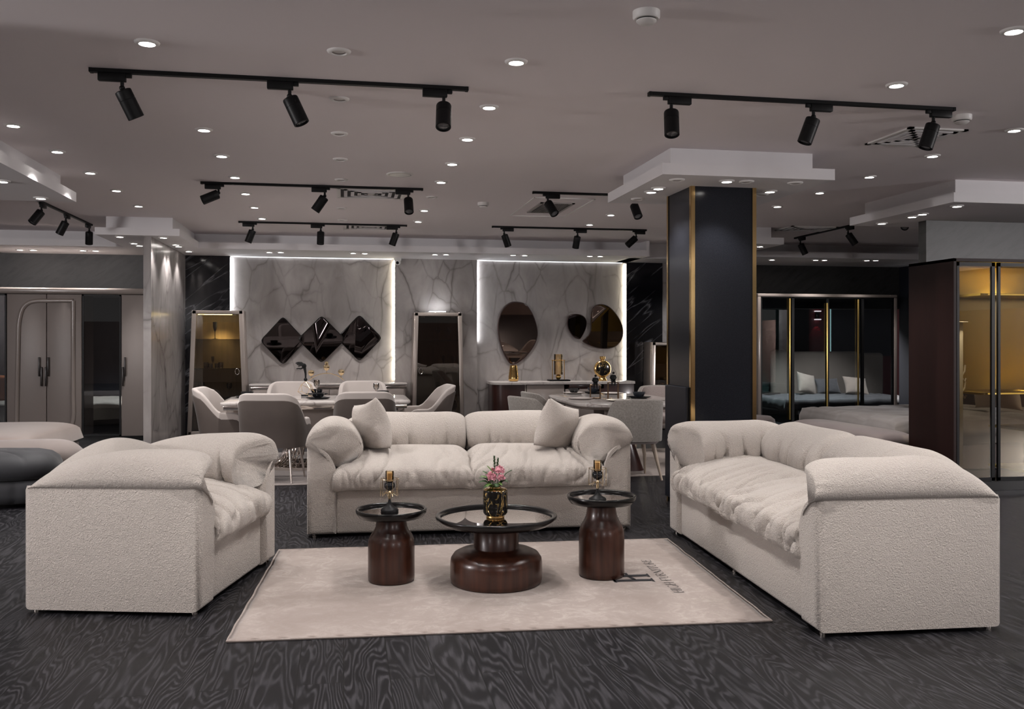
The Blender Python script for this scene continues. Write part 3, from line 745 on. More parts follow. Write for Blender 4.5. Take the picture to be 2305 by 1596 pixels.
def glyphs(b,text,org,xd,yd,h,up=(0,0,1),th=.0015,slant=0.,wx=1.):
    xd=Vector(xd)*h*wx;yd=Vector(yd)*h;x=0;up=Vector(up)
    def quad(pts):
        f=[b.bm.verts.new(Vector(org)+xd*(x+px_)+yd*py_+up*th) for px_,py_ in pts]
        b.bm.faces.new(f)
    for ch in text:
        w,st=GL[ch]
        for s in st:
            if s[0]=='s':
                _,xa,ya,xb_,yb_,wd_=s;d=Vector((xb_-xa,yb_-ya));n=Vector((-d.y,d.x)).normalized()*wd_/2
                quad([(xa+n.x,ya+n.y),(xa-n.x,ya-n.y),(xb_-n.x,yb_-n.y),(xb_+n.x,yb_+n.y)])
            else:
                _,cx,cy,rx,ry,a0,a1,wd_=s;k=14
                for i in range(k):
                    A=math.radians(a0+(a1-a0)*i/k);B=math.radians(a0+(a1-a0)*(i+1)/k)
                    quad([(cx+(rx-wd_/2)*math.cos(A),cy+(ry-wd_/2)*math.sin(A)),(cx+(rx+wd_/2)*math.cos(A),cy+(ry+wd_/2)*math.sin(A)),(cx+(rx+wd_/2)*math.cos(B),cy+(ry+wd_/2)*math.sin(B)),(cx+(rx-wd_/2)*math.cos(B),cy+(ry-wd_/2)*math.sin(B))])
        x+=w
    return x
tw=sum(GL[c][0] for c in 'HIGH FURNITURE')
a=onz(1541,1334,.011);e=onz(1462,1260,.011)
xd=(e-a).normalized();yd=Vector((-xd.y,xd.x,0));h=.058
b=MB();glyphs(b,'HIGH FURNITURE',mi@a,xd,yd,h,wx=(e-a).length/(tw*h));b.build('lettering',M['ink'],rug,False)
# monogram: large serif H with an F bar
b=MB()
def mono(pts): b.bm.faces.new([b.bm.verts.new(mi@(onz(1473,1307,.0115)+xd*p[0]+yd*p[1])) for p in pts])
S=.235
for x_ in (.0,.104):
    mono([(x_,.015),(x_+.042,.015),(x_+.042,S),(x_,S)])
    for y_ in (.0,S-.012):
        mono([(x_-.022,y_),(x_+.062,y_),(x_+.046,y_+.014),(x_-.006,y_+.014)])
mono([(.03,.095),(.112,.115),(.112,.135),(.03,.118)])
mono([(.142,.12),(.19,.12),(.19,.135),(.142,.135)])
b.build('monogram',M['ink'],rug,False)
# ================================================================ TABLES
def table(name,label,loc,R,zt,ped,cat,neck=None):
    o=thing(name,label,cat,loc,0,'round dark tables on the rug')
    MB().lathe(ped,56).build('pedestal',M['walnut'],o,angle=70)
    MB().lathe([(0,zt-.055),(R*.62,zt-.056),(R*.90,zt-.046),(R*.985,zt-.022),(R,zt-.010),(R*.998,zt-.003),(R*.985,zt),(R*.935,zt-.001),(R*.915,zt-.006),(R*.905,zt-.020),(0,zt-.020)],80).build('tray_rim',M['blackwood'],o,angle=70)
    MB().lathe([(0,zt-.020),(R*.904,zt-.020),(R*.904,zt-.0165),(0,zt-.0165)],80).build('glass_top',M['tableglass'],o)
    return o
ctp=onz(1117,1308,.011);s1p=onz(881,1305,.011);s2p=onz(1354,1294,.011)
def at(p): return (p.x,p.y,.0095)
ctab=table('coffee_table','low round coffee table with bulging walnut pedestal and black tray top',at(ctp),.352,.388,
 [(0,0),(.255,0),(.262,.006),(.266,.03),(.266,.115),(.262,.14),(.245,.165),(.215,.18),(.17,.19),(.135,.195),(.130,.20),(.130,.335),(0,.335)],'coffee table')
st1=table('side_table','small round side table left of the coffee table, bottle-shaped walnut pedestal',at(s1p),.206,.418,
 [(0,0),(.128,0),(.134,.008),(.135,.03),(.135,.20),(.132,.235),(.120,.265),(.103,.288),(.092,.312),(.087,.345),(.086,.37),(0,.37)],'side table')
st2=table('side_table','taller round side table right of the coffee table, bottle-shaped walnut pedestal',at(s2p),.205,.478,
 [(0,0),(.128,0),(.134,.008),(.135,.03),(.135,.235),(.132,.27),(.121,.30),(.104,.328),(.092,.355),(.086,.39),(.084,.43),(0,.43)],'side table')
# candle holders
def candle(loc,label):
    o=thing('candle_holder',label,'candle holder',loc,0,'gold wire candle holders')
    MB().lathe([(0,0),(.050,0),(.052,.008),(.048,.017),(.030,.027),(.014,.042),(.008,.062),(.006,.075),(0,.075)],36).build('base',M['black'],o)
    b=MB();b.tube([(0,0,.07),(0,0,.125)],.005,10);b.lathe([(0,.118),(.006,.12),(.02,.13),(.031,.142),(.033,.155),(.028,.168),(.016,.175),(0,.175)],28);b.build('black_cup',M['ceramic'],o)
    b=MB();n=10
    for i in range(n):
        a=2*PI*i/n;c_,s_=math.cos(a),math.sin(a)
        b.tube([(.006*c_,.006*s_,.107),(.03*c_,.03*s_,.104 if i%2 else .112),(.052*c_,.052*s_,.094),(.052*c_,.052*s_,.19)],.0013,5)
    b.tube([(.052*math.cos(2*PI*i/40),.052*math.sin(2*PI*i/40),.19) for i in range(40)],.0018,5,True)
    b.lathe([(.0065,.072),(.009,.085),(.007,.1),(.010,.108),(.007,.116),(.0065,.12)],14);b.build('gold_wire_cage',M['palegold'],o)
    MB().lathe([(.0,.172),(.022,.174),(.024,.178),(.024,.235),(.022,.235),(.022,.18),(0,.178)],28).build('candle_cup',M['candleglass'],o)
    MB().lathe([(0,.178),(.018,.178),(.018,.225),(0,.226)],20).build('candle',M['candle'],o)
    return o
q=onz(877,1152,st1.location.z+.40);candle((q.x,q.y,.0095+.4015),'gold wire candle holder on the left side table')
q=onz(1345,1128,st2.location.z+.46);candle((q.x,q.y,.0095+.4615),'gold wire candle holder on the taller right side table')
# vase and flowers
q=onz(1115,1165,.38)
vz=.0095+.3715
v=thing('vase','black and gold marbled cylinder vase on the coffee table','vase',(q.x,q.y,vz))
MB().lathe([(.0,0),(.05,0),(.052,.004),(.05,.012),(.062,.018),(.070,.03),(.071,.045),(.071,.150),(.069,.160)],48).build('body',M['vase'],v)
MB().lathe([(.069,.160),(.060,.168),(.035,.172),(.033,.178),(.028,.178),(.028,.1),(0,.1)],48).build('gold_neck',M['gold'],v)
MB().lathe([(.046,-.0003),(.051,0),(.0535,.005),(.051,.012),(.046,.012)],40).build('gold_foot',M['gold'],v)
f=thing('flower_bouquet','small bouquet of pink carnations with green leaves in the gold vase','flowers',(q.x,q.y,vz+.105))
def blossom(c,r,seed):
    b=MB();rnd=random.Random(seed)
    for i in range(46):
        a=rnd.random()*2*PI;ph=math.acos(1-1.55*rnd.random());d=Vector((math.sin(ph)*math.cos(a),math.sin(ph)*math.sin(a),math.cos(ph)))
        t=d.orthogonal().normalized();w=d.cross(t);rr=r*(.75+.35*rnd.random());sz=r*.42
        m=Matrix.Rotation(rnd.random()*6,3,d);t=m@t;w=m@w
        p=Vector(c)+d*rr*.55
        b.grid(lambda u,vv:p+d*(rr*.5*vv+.15*r*math.sin(u*9+i)*vv)+t*(u-.5)*sz*(1+vv)+w*(.25*r*math.sin(u*7)*vv),5,2)
    b.ball(c,r*.72,12);b.build('blossom',M['pink'],f,angle=180)
# picture-plane offsets: x right, y away
for c,r,sd in (((-.028,-.03,.135),.027,3),((.022,-.012,.170),.026,5),((.028,-.03,.128),.021,8),((-.012,.02,.165),.014,9)): blossom(c,r,sd)
b=MB()
for c in ((-.028,-.03,.12),(.022,-.012,.155),(.028,-.03,.115),(-.012,.02,.15)): b.tube([(0,0,.0),(c[0]*.3,c[1]*.3,.06),c],.002,6)
b.build('stems',M['leaf'],f)
def leaf(b,p0,p1,w,curl=.02):
    p0=Vector(p0);p1=Vector(p1);d=p1-p0;s_=d.cross(Vector((0,0,1)));s_=s_.normalized() if s_.length>1e-5 else Vector((1,0,0));nn=s_.cross(d).normalized()
    def g(u,vv):
        ww=w*math.sin(PI*min(.98,max(.02,u*.93+.04)))**.8*(1+.18*math.sin(u*22))
        return p0+d*u+s_*(vv-.5)*ww+nn*(curl*math.sin(PI*u)-.6*abs(vv-.5)*w*.5)
    b.grid(g,10,4)
rl=random.Random(4)
for k,(e,w_) in enumerate([((-.085,-.01,.14),.042),((-.095,.0,.105),.042),((-.07,.01,.165),.038),((-.045,.0,.195),.038),((.065,-.03,.115),.038),((.075,-.01,.10),.026),((-.06,-.05,.085),.038),((-.075,-.035,.075),.028),((.0,-.06,.085),.038),((.03,-.055,.09),.026),((-.09,.02,.125),.028)]):
    b=MB();leaf(b,(e[0]*.35,e[1]*.4,.072+.2*(e[2]-.07)),e,w_);b.build('leaf',M['leaf'] if k%3 else M['leaf2'],f,angle=180)
for e in ((-.005,.01,.245),(.018,.01,.232)):
    b=MB();b.tube([(0,0,.1),(e[0]*.6,e[1],.17),e],.002,6)
    for i in range(26):
        t=.55+.45*i/26;a=i*2.4;p=Vector((e[0]*t,e[1]*t,.1+(e[2]-.1)*t));r=.013*(1.15-t)+.004
        leaf(b,p,p+Vector((r*math.cos(a),r*math.sin(a),.012)),.007,.001)
    b.build('green_sprig',M['leaf'],f,angle=180)
b=MB();b.tube([(.02,-.02,.10),(.06,-.015,.15),(.095,-.01,.168)],.0022,6);b.build('dry_twig',M['leaf'],f)
# ================================================================ DINING CHAIRS
def shell(name,root,mat,path,hfn,z0,th,lean,out=0.,bot=None,nm=40):
    """upholstered wrap-around shell: path = plan points from one arm tip round the back to the other"""
    P=crom([(x,y,0) for x,y in path],nm,False);rings=[]
    for i,p in enumerate(P):
        d=(P[min(i+1,nm-1)]-P[max(i-1,0)]).normalized();n=Vector((-d.y,d.x,0))   # outward
        q=i/(nm-1);h=hfn(abs(2*q-1));rg=[]
        e=1.;te=th*(1 if 0<i<nm-1 else .55)
        zb=z0 if not bot else bot(abs(2*q-1))
        prof=[(-.5,zb+.0),(-.42,zb-.012),(.42,zb-.012),(.5,zb),(.5,(zb+h)/2),(.5,h-te*.35),(.38,h-te*.1),(0,h),(-.38,h-te*.1),(-.5,h-te*.35),(-.5,(zb+h)/2)]
        for a,z in prof:
            lz=lean*max(0,(z-.42)/.45)*sm(-.05,.25,p.y)
            rg.append(p+n*(a*te+out)+Vector((0,lz,z)))
        rings.append(rg)
    b=MB();b.loft(rings);return b.build(name,M[mat],root,angle=70)
def legs(root,pts,zt,r0,r1,mat):
    for (xa,ya,xb_,yb_) in pts:
        MB().tube([(xa,ya,0),(xa*.6+xb_*.4,ya*.6+yb_*.4,zt*.4),(xb_,yb_,zt)],[r0,(r0+r1)/2,r1],12).build('leg',M[mat],root)
def seatpad(root,w,y0,y1,z0,z1,mat):
    b=MB();rings=[]
    for z,k in ((z0,.95),(z0+.015,1),(z1-.025,1),(z1-.006,.95),(z1,.82)):
        rings.append([Vector((x*k,(y0+y1)/2+y*k,z)) for x,y in superring(w,(y1-y0)/2,5,40)])
    b.loft(rings);b.build('seat',M[mat],root,angle=60)
def chairA():
    o=thing('dining_chair','x','chair',(0,0,-60),0,'taupe dining chairs at the marble table')
    path=[(-.275,-.20),(-.285,-.02),(-.275,.14),(-.20,.235),(0,.255),(.20,.235),(.275,.14),(.285,-.02),(.275,-.20)]
    def h(a):  # a=1 arm tip, 0 back centre
        return .885-.9*max(0,a-.20)**2 if a<.40 else (.849+(.625-.849)*sm(.40,.70,a) if a<.7 else .625-.055*sm(.86,1,a))
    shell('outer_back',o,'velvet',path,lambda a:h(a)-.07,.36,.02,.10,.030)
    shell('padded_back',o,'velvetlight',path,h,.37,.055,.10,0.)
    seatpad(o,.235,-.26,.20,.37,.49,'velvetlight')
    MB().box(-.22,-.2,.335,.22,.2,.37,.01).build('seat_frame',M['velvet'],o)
    legs(o,[(-.23,-.22,-.19,-.17),(.23,-.22,.19,-.17),(-.23,.24,-.19,.17),(.23,.24,.19,.17)],.36,.009,.017,'steel')
    return o
def chairB():
    o=thing('dining_chair','x','chair',(0,0,-60),0,'speckled dining chairs at the curved table')
    path=[(-.245,-.06),(-.255,.06),(-.235,.17),(-.15,.235),(0,.25),(.15,.235),(.235,.17),(.255,.06),(.245,-.06)]
    h=lambda a:.815-.06*a*a if a<.45 else .803+(.54-.803)*sm(.45,1.,a)
    shell('backrest',o,'speckle',path,h,.40,.05,.07)
    shell('back_lining',o,'chairpink',path,lambda a:h(a)-.012,.41,.02,.07,-.026)
    seatpad(o,.245,-.27,.22,.36,.47,'chairpink')
    for sx in (-1,1):
        for sy,yy in ((-1,-.22),(1,.20)):
            MB().tube([(sx*.235,yy+sy*.05,0),(sx*.205,yy*.9,.2),(sx*.175,yy*.75,.365)],[.011,.018,.026],12).build('leg',M['chairwood'],o)
    return o
M['chairwood']=plain('pale_wood',(.36,.29,.23,1),.4)
cA=chairA();cB=chairB();cu=[0,0]
def put(k,x,y,rz,label):
    src=(cA,cB)[k]
    if cu[k]: return dup(src,loc=(x,y,.0115),rz=rz,label=label)
    cu[k]=1;src.location=(x,y,.0115);src.rotation_euler=(0,0,rz);src['label']=label;return src
put(0,xat(620,9.35),9.42,PI-.24,'taupe dining chair with its back to the camera, behind the armchair')
put(0,xat(822,9.5),9.55,PI-.02,'taupe dining chair with its back to the camera, behind the left throw pillow')
put(0,xat(518,10.35),10.40,PI/2-.12,'taupe dining chair at the left end of the marble table, before the lit cabinet')
put(0,xat(945,10.75),10.55,-PI/2+.1,'taupe dining chair at the right end of the marble table')
put(0,xat(656,11.45),11.42,0,'taupe dining chair on the far side of the marble table, left one')
put(0,xat(818,11.45),11.42,.02,'taupe dining chair on the far side of the marble table, right one')
put(1,xat(1425,8.85),8.90,PI,'grey speckled dining chair with its back to the camera, right of the two-seat sofa')
put(1,xat(1222,9.35),9.45,PI/2+.35,'grey speckled dining chair at the left side of the curved table, nearer one')
put(1,xat(1240,10.2),10.2,PI/2+.1,'grey speckled dining chair at the left side of the curved table, farther one')
put(1,3.97,9.5,-PI/2-.2,'grey speckled dining chair half hidden by the black pillar')
put(1,xat(1478,11.1),11.1,-.5,'grey speckled dining chair at the far right corner of the curved table')
# ================================================================ MARBLE DINING TABLE, LEFT
tc=Vector((-.28,10.42,0))
t1=thing('dining_table','rectangular marble dining table with chrome apron behind the sofa','dining table',(tc.x,tc.y,.008))
def slab(b,hx,hy,z0,z1,n=9.,k=72):
    rings=[]
    for z,q in ((z0,.985),(z0+.006,.997),(z1-.012,1),(z1-.003,.996),(z1,.988)):
        rings.append([Vector((x*q,y*q,z)) for x,y in superring(hx,hy,n,k)])
    b.loft(rings);return b
slab(MB(),1.0,.585,.715,.75,14).build('marble_top',M['marble_top'],t1,angle=50)
b=MB();b.box(-.955,-.54,.668,.955,-.50,.716,.004);b.box(-.955,.50,.668,.955,.54,.716,.004);b.box(-.955,-.5,.668,-.915,.5,.716,.004);b.box(.915,-.5,.668,.955,.5,.716,.004)
b.build('chrome_apron',M['chrome'],t1)
def ov(hx,hy,z,n=3.,k=64): return [Vector((x,y,z)) for x,y in superring(hx,hy,n,k)]
b=MB();b.loft([ov(.50,.30,.67),ov(.50,.30,.62),ov(.46,.27,.45),ov(.38,.22,.30),ov(.36,.21,.22)]);b.build('pedestal',M['lacquer2'],t1,angle=60)
b=MB()
for i in range(44):
    a=2*PI*i/44;c,s=math.cos(a),math.sin(a);x,y=superring(1,1,3,44)[i]
    b.tube([(x*.37,y*.22,.34),(x*.375,y*.225,.20),(x*.40,y*.25,.11),(x*.47,y*.31,.05),(x*.53,y*.36,.035)],.009,6)
b.build('chrome_rib_skirt',M['chrome'],t1)
b=MB();b.loft([ov(.55,.38,0),ov(.55,.38,.03),ov(.53,.36,.036)]);b.build('base_plate',M['chrome'],t1,angle=40)
# ================================================================ CURVED DINING TABLE, RIGHT
t2=thing('dining_table','curved-corner marble dining table at the right, seen from its end','dining table',(2.98,9.85,.008))
slab(MB(),.63,.98,.715,.75,4.2).build('marble_top',M['marble_top'],t2,angle=50)
b=MB();b.loft([ov(.56,.90,.685,4),ov(.60,.94,.715,4)]);b.build('under_rim',M['lacquer'],t2,angle=40)
b=MB();b.loft([ov(.16,.42,.686,4),ov(.15,.40,.3,4),ov(.24,.50,.02,4),ov(.25,.51,0,4)]);b.build('pedestal',M['redwood'],t2,angle=40)
b=MB();b.box(-.2,-.36,0,.02,-.30,.686,.01);b.build('pale_pedestal_panel',M['lacquer2'],t2,angle=40)
# rugs below the dining tables
def flatrug(name,label,x0,y0,x1,y1,mat):
    o=thing(name,label,'rug',((x0+x1)/2,(y0+y1)/2,0));w,d=(x1-x0)/2,(y1-y0)/2
    MB().box(-w,-d,0,w,d,.007,.003).build('carpet',M[mat],o);b=MB();b.tube([(-w,-d,.004),(w,-d,.004),(w,d,.004),(-w,d,.004)],.004,6,True);b.build('bound_edge',M[mat],o)
flatrug('rug','plain beige rug under the rectangular marble dining table',-1.75,9.08,1.2,11.75,'bolster')
flatrug('rug','pale streaked rug under the curved dining table',1.95,9.03,4.2,11.3,'rug2')
# ================================================================ GLASSWARE AND TABLEWARE
def lathe_thing(name,label,cat,loc,prof,mat,part,group=None,n=28,extra=None):
    o=thing(name,label,cat,loc,0,group);MB().lathe(prof,n).build(part,M[mat],o,angle=60)
    if extra:
        for pf,m_,pn in extra: MB().lathe(pf,n).build(pn,M[m_],o,angle=60)
    return o
BOWL=[(0,0),(.035,0),(.038,.006),(.055,.02),(.068,.045),(.072,.062),(.069,.062),(.063,.045),(.05,.02),(0,.012)]
PLATE=[(0,0),(.085,0),(.11,.006),(.135,.014),(.137,.017),(.11,.011),(.08,.006),(0,.006)]
GOB=[(0,0),(.033,0),(.034,.003),(.006,.008),(.0045,.02),(.0045,.085),(.012,.095),(.03,.115),(.034,.14),(.031,.172),(.029,.172),(.031,.14),(.027,.118),(0,.10)]
FLUTE=[(0,0),(.032,0),(.033,.003),(.006,.008),(.004,.02),(.004,.085),(.012,.1),(.024,.14),(.026,.2),(.0245,.2),(.022,.14),(0,.105)]
TUM=[(0,0),(.030,0),(.033,.004),(.036,.06),(.036,.085),(.034,.085),(.033,.01),(0,.008)]
zt=.758
def onT(px,py): p=onz(px,py,zt);return (p.x,p.y,zt)
def setting(px,py,where,group='black plates and bowls on the marble table',pm='ceramic',bm='ceramic',bowl=True,plate2=None):
    x,y,z=onT(px,py)
    lathe_thing('plate','%s dinner plate %s'%(plate2 or 'black',where),'plate',(x,y,z),PLATE,pm,'dish',group,40)
    if bowl: lathe_thing('bowl','%s bowl %s'%('black' if bm=='ceramic' else 'dark blue-grey',where),'bowl',(x,y,z+.0065),BOWL,bm,'dish',group,32)
setting(557,895,'at the left end of the marble table')
setting(716,898,'at the near middle of the marble table')
setting(713,889,'at the far middle of the marble table')
setting(862,893,'at the right end of the marble table')
x,y,z=onT(852,896);lathe_thing('goblet','clear stemmed goblet beside the right bowl on the marble table','glass',(x-.03,y-.12,z),GOB,'goblet','bowl_and_stem','stemmed glasses on the marble table')
x,y,z=onT(712,896);lathe_thing('goblet','clear stemmed goblet behind the middle bowl on the marble table','glass',(x,y+.16,z),[(r*1.05,h*1.15) for r,h in GOB],'goblet','bowl_and_stem','stemmed glasses on the marble table')
b=MB()
# geometric wire sculpture with a black raised arm
x,y,z=onT(697,892)
o=thing('sculpture','gold wire sculpture with a black raised hand on the marble table','sculpture',(x-.05,y+.10,z))
b=MB();V=[(-.09,0,.05),(-.05,.02,.13),(.0,0,.17),(.06,.01,.13),(.10,0,.05),(.02,-.04,.01),(.05,-.03,.09),(-.04,-.03,.05),(.08,.03,.0),(-.03,.04,.0)]
for i,j in ((0,1),(1,2),(2,3),(3,4),(4,8),(0,7),(7,5),(5,6),(6,3),(6,2),(7,1),(5,8),(0,9),(9,8),(1,6),(4,6)): b.tube([V[i],V[j]],.0028,6)
b.build('gold_wire_frame',M['palegold'],o)
MB().box(-.05,-.05,0,.03,.05,.012,.003).build('base',M['black'],o)
b=MB();b.ball((-.0,0,.19),.022,16);b.build('black_ball',M['black'],o)
b=MB();b.tube([(0,0,.20),(.0,0,.26),(-.008,0,.31),(-.012,0,.33)],[.009,.012,.016,.02],12)
b.ball((-.018,0,.352),.03,16,(.95,.5,1.0))
for p in ([(-.03,0,.37),(-.055,.0,.383),(-.085,.004,.38),(-.115,.004,.385)],[(-.025,.012,.372),(-.05,.016,.39),(-.08,.016,.392),(-.105,.014,.39)],[(-.03,-.008,.362),(-.055,-.012,.372),(-.08,-.012,.367),(-.1,-.012,.37)],[(-.028,-.014,.355),(-.05,-.018,.36),(-.07,-.018,.352),(-.085,-.016,.35)],[(-.03,0,.33),(-.055,-.004,.318),(-.08,-.004,.322),(-.105,-.002,.318)]):
    b.tube(p,[.010,.0085,.0075,.006],8)
b.build('black_hand',M['black'],o)
# tableware on the curved table
G2='plates and bowls on the curved table'
setting(1292,886,'by the far left edge of the curved table',G2,'whiteceramic','ceramic',True,'pale')
setting(1336,885.3,'behind the two wire stands on the curved table',G2,'ceramic','blueceramic',True,'dark')
setting(1378,887,'at the far side of the curved table',G2,'whiteceramic','ceramic',False,'white')
setting(1306,899,'near the left edge of the curved table',G2,'whiteceramic','ceramic',False,'white gold-rimmed')
setting(1393,903,'at the near end of the curved table',G2,'whiteceramic','ceramic',False,'white')
setting(1438,896,'at the right of the curved table',G2,'ceramic','blueceramic',True,'black')
def stand(px,py,w,h,label):
    x,y,z=onT(px,py);o=thing('wire_stand',label,'ornament',(x,y,z),-.18,'bronze frame ornaments on the curved table')
    b=MB();r=.0042
    for sx in (-1,1):
        for sy in (-1,1): b.tube([(sx*w/2,sy*w/3,0),(sx*w/2,sy*w/3,h)],r,6)
    for zz in (r,h):
        b.tube([(-w/2,-w/3,zz),(w/2,-w/3,zz),(w/2,w/3,zz),(-w/2,w/3,zz)],r,6,True)
    b.build('frame',M['bronze'],o)
    b=MB();b.tube([(0,.0,h+.03),(0,.004,h+.06),(.002,.0,h+.085)],[.02,.024,.016],12)
    b.ball((.004,-.004,h+.105),.0145,14);b.ball((0,0,h+.022),.024,14,(1.1,1,.8))
    for s in (-1,1):
        b.tube([(s*.012,-.004,h+.022),(s*.016,-.04,h+.016),(s*.016,-.045,h-.035)],[.011,.009,.007],8)
        b.tube([(s*.02,0,h+.08),(s*.032,-.008,h+.05),(s*.016,-.03,h+.03)],[.009,.007,.006],8)
    b.build('seated_figure',M['black'],o);return o
stand(1340,897,.11,.15,'bronze wire stand with a small black seated figure, left and shorter one')
stand(1380,900,.11,.19,'bronze wire stand with a small black seated figure, right and taller one')
# ================================================================ SIDEBOARDS
yS=13.62;xa,xb2=xat(560,yS),xat(917,yS);W_=xb2-xa
s1=thing('sideboard','long champagne sideboard with marble top below the diamond mirrors','sideboard',((xa+xb2)/2,yS,0))
b=MB();b.box(-W_/2,0,.745,W_/2,YB-yS-.01,.775,.008);b.build('marble_top',M['marble_top'],s1)
b=MB();b.box(-W_/2+.03,.02,.06,W_/2-.03,YB-yS-.02,.70,.006);b.build('body',M['lacquer'],s1)
MB().box(-W_/2+.015,.005,.70,W_/2-.015,YB-yS-.015,.745,.01).build('chrome_band',M['chrome'],s1)
MB().box(-W_/2+.08,.05,0,W_/2-.08,.5,.06).build('plinth',M['blackwood'],s1,False)
nd=4;dw=(W_-.10)/nd
for i in range(nd):
    x0=-W_/2+.05+i*dw
    if i in (1,2):
        d=MB().box(x0+.004,.0,.52,x0+dw-.004,.02,.69,.004).build('drawer',M['lacquer'],s1)
        MB().box(x0+.004,.008,.10,x0+dw-.004,.021,.51,.002).build('dark_niche',M['blackwood'],s1,False)
    else: d=MB().box(x0+.004,.0,.08,x0+dw-.004,.02,.69,.004).build('door',M['lacquer'],s1)
    if i in (0,3):
        b=MB();cx_=x0+dw*(.78 if i==3 else .22);b.tube([(cx_+.028*math.cos(a*PI/14),-.012,.40+.05*math.sin(a*PI/14)) for a in range(28)],.006,8,True);b.build('ring_handle',M['chrome'],d)
        b=MB();b.lathe([(0,0),(.026,0),(.026,.003),(0,.003)],24,(0,0,0),Matrix.Rotation(PI/2,3,'X'))
        for v in b.bm.verts: v.co=Vector((cx_+v.co.x,v.co.y-.001,.40+v.co.z*1.8))
        b.build('handle_recess',M['blackwood'],d)
# gold arc with three balls
p=onY(735,860,13.85)
o=thing('ornament','gold arc ornament carrying three golden wire balls on the long sideboard','ornament',(p.x,13.85,.776))
b=MB();R_=.36;b.tube([(R_*math.sin(a),0,.145-R_*(1-math.cos(a))) for a in [(-.78+1.56*i/24) for i in range(25)]],.006,8)
b.build('arc',M['palegold'],o)
for i,xx in enumerate((-.225,0,.215)):
    zz=.15-R_*(1-math.cos(math.asin(xx/R_)));b=MB();b.tube([(xx,0,zz-.005),(xx,0,zz+.05)],.004,8)
    b.lathe([(0,zz+.03),(.03,zz+.045),(.047,zz+.075),(.047,zz+.095),(.034,zz+.118),(.0,zz+.125)],10,(xx,0,0))
    if i==1: b.lathe([(0,zz+.12),(.024,zz+.125),(.03,zz+.15),(.02,zz+.17),(0,zz+.172)],10,(xx,0,0))
    b.build('gold_ball',M['palegold'],o,False)
# sideboard right
yS=13.66;xa,xb2=xat(1108,yS),4.485;W_=xb2-xa
s2=thing('sideboard','sideboard with curved red-brown end and pale doors below the egg mirrors','sideboard',(xa,yS,0))
def plan(off,z,rad=.22):
    pts=[];D_=YB-yS-.01
    for i in range(9):
        a=PI+PI/2*i/8;pts.append((off+rad+ (rad)*math.cos(a),off+rad+rad*math.sin(a)))
    pts+=[(W_-off,off),(W_-off,D_),(off,D_)]
    return [Vector((x,y,z)) for x,y in pts]
b=MB();b.loft([plan(0,.735),plan(0,.77),plan(.006,.775)]);b.build('marble_top',M['marble_top'],s2,angle=40)
e1=xat(1182,yS)-xa
def seg(x0,x1,z0,z1,mat,nm,r0=False):
    b=MB();D_=YB-yS-.02
    if r0:
        pts=[(.02+.2+.2*math.cos(PI+PI/2*i/8),.02+.2+.2*math.sin(PI+PI/2*i/8)) for i in range(9)]+[(x1,.02),(x1,D_),(.02,D_)]
        b.prism(pts,lambda x,y:(x,y,z0),lambda x,y:(x,y,z1));
    else: b.box(x0,.02,z0,x1,D_,z1,.004)
    return b.build(nm,M[mat],s2,angle=40)
seg(0,e1,.05,.735,'redwood','curved_end',True)
seg(e1,e1+.02,.05,.735,'lacquer','divider')
seg(e1+.03,e1+.62,.08,.725,'lacquer','door')
seg(e1+.64,e1+1.1,.05,.66,'lacquer2','door')
seg(e1+.7,W_-.5,.66,.735,'redwood','top_rail')
seg(W_-.55,W_-.01,.05,.735,'redwood','end_door')
b=MB();b.box(.1,.08,0,W_-.06,.45,.05);b.build('plinth',M['blackwood'],s2,False)
zS=.776
p=onY(1156,860,13.9)
lathe_thing('vase','ribbed gold vase below the large egg-shaped mirror','vase',(p.x,13.9,zS),[(0,0),(.055,0),(.075,.012),(.082,.05),(.078,.06),(.081,.07),(.072,.11),(.075,.12),(.066,.16),(.069,.168),(.06,.205),(.062,.212),(.055,.25),(.05,.25),(.05,.1),(0,.1)],'gold','body',None,36)
p=onY(1257,858,13.9)
o=thing('lantern','tall gold and amber glass hurricane lantern on the right sideboard','lantern',(p.x,13.9,zS))
MB().box(-.16,-.10,0,.17,.10,.022,.004).build('base',M['black'],o)
b=MB()
for s in (-1,1): b.tube([(s*.095,0,.02),(s*.095,0,.33)],.007,8)
b.tube([(-.11,0,.325),(.11,0,.325)],.006,8);b.tube([(.075*math.cos(a*PI/16),.075*math.sin(a*PI/16),.325) for a in range(32)],.007,8,True);b.build('gold_frame',M['gold'],o)
MB().lathe([(.0,.10),(.068,.10),(.069,.105),(.069,.42),(.066,.42),(.066,.108),(0,.106)],32).build('glass_tube',M['candleglass'],o)
b=MB();b.ball((0,0,.065),.043,20);b.build('gold_ball',M['gold'],o)
p=onY(1356,858,13.9)
o=thing('vase','round moon-flask vase with gold edges on the right sideboard','vase',(p.x,13.9,zS))
mR=Matrix.Rotation(-PI/2,3,'X')
b=MB();b.lathe([(0,-.035),(.09,-.034),(.125,-.02),(.138,-.008),(.138,.008),(.125,.02),(.09,.034),(0,.035)],44,(0,0,.185),mR);b.build('gold_rim_body',M['gold'],o,angle=50)
b=MB();b.lathe([(0,-.0375),(.08,-.0365),(.108,-.030),(.108,-.02),(0,-.02)],40,(0,0,.185),mR);b.build('dark_face',M['vase'],o,angle=50)
MB().lathe([(0,0),(.07,0),(.072,.02),(.055,.04),(.05,.06),(0,.06)],28).build('foot',M['gold'],o)
MB().lathe([(0,.30),(.03,.305),(.03,.335),(.045,.345),(.045,.38),(.038,.385),(0,.385)],24).build('neck',M['gold'],o)
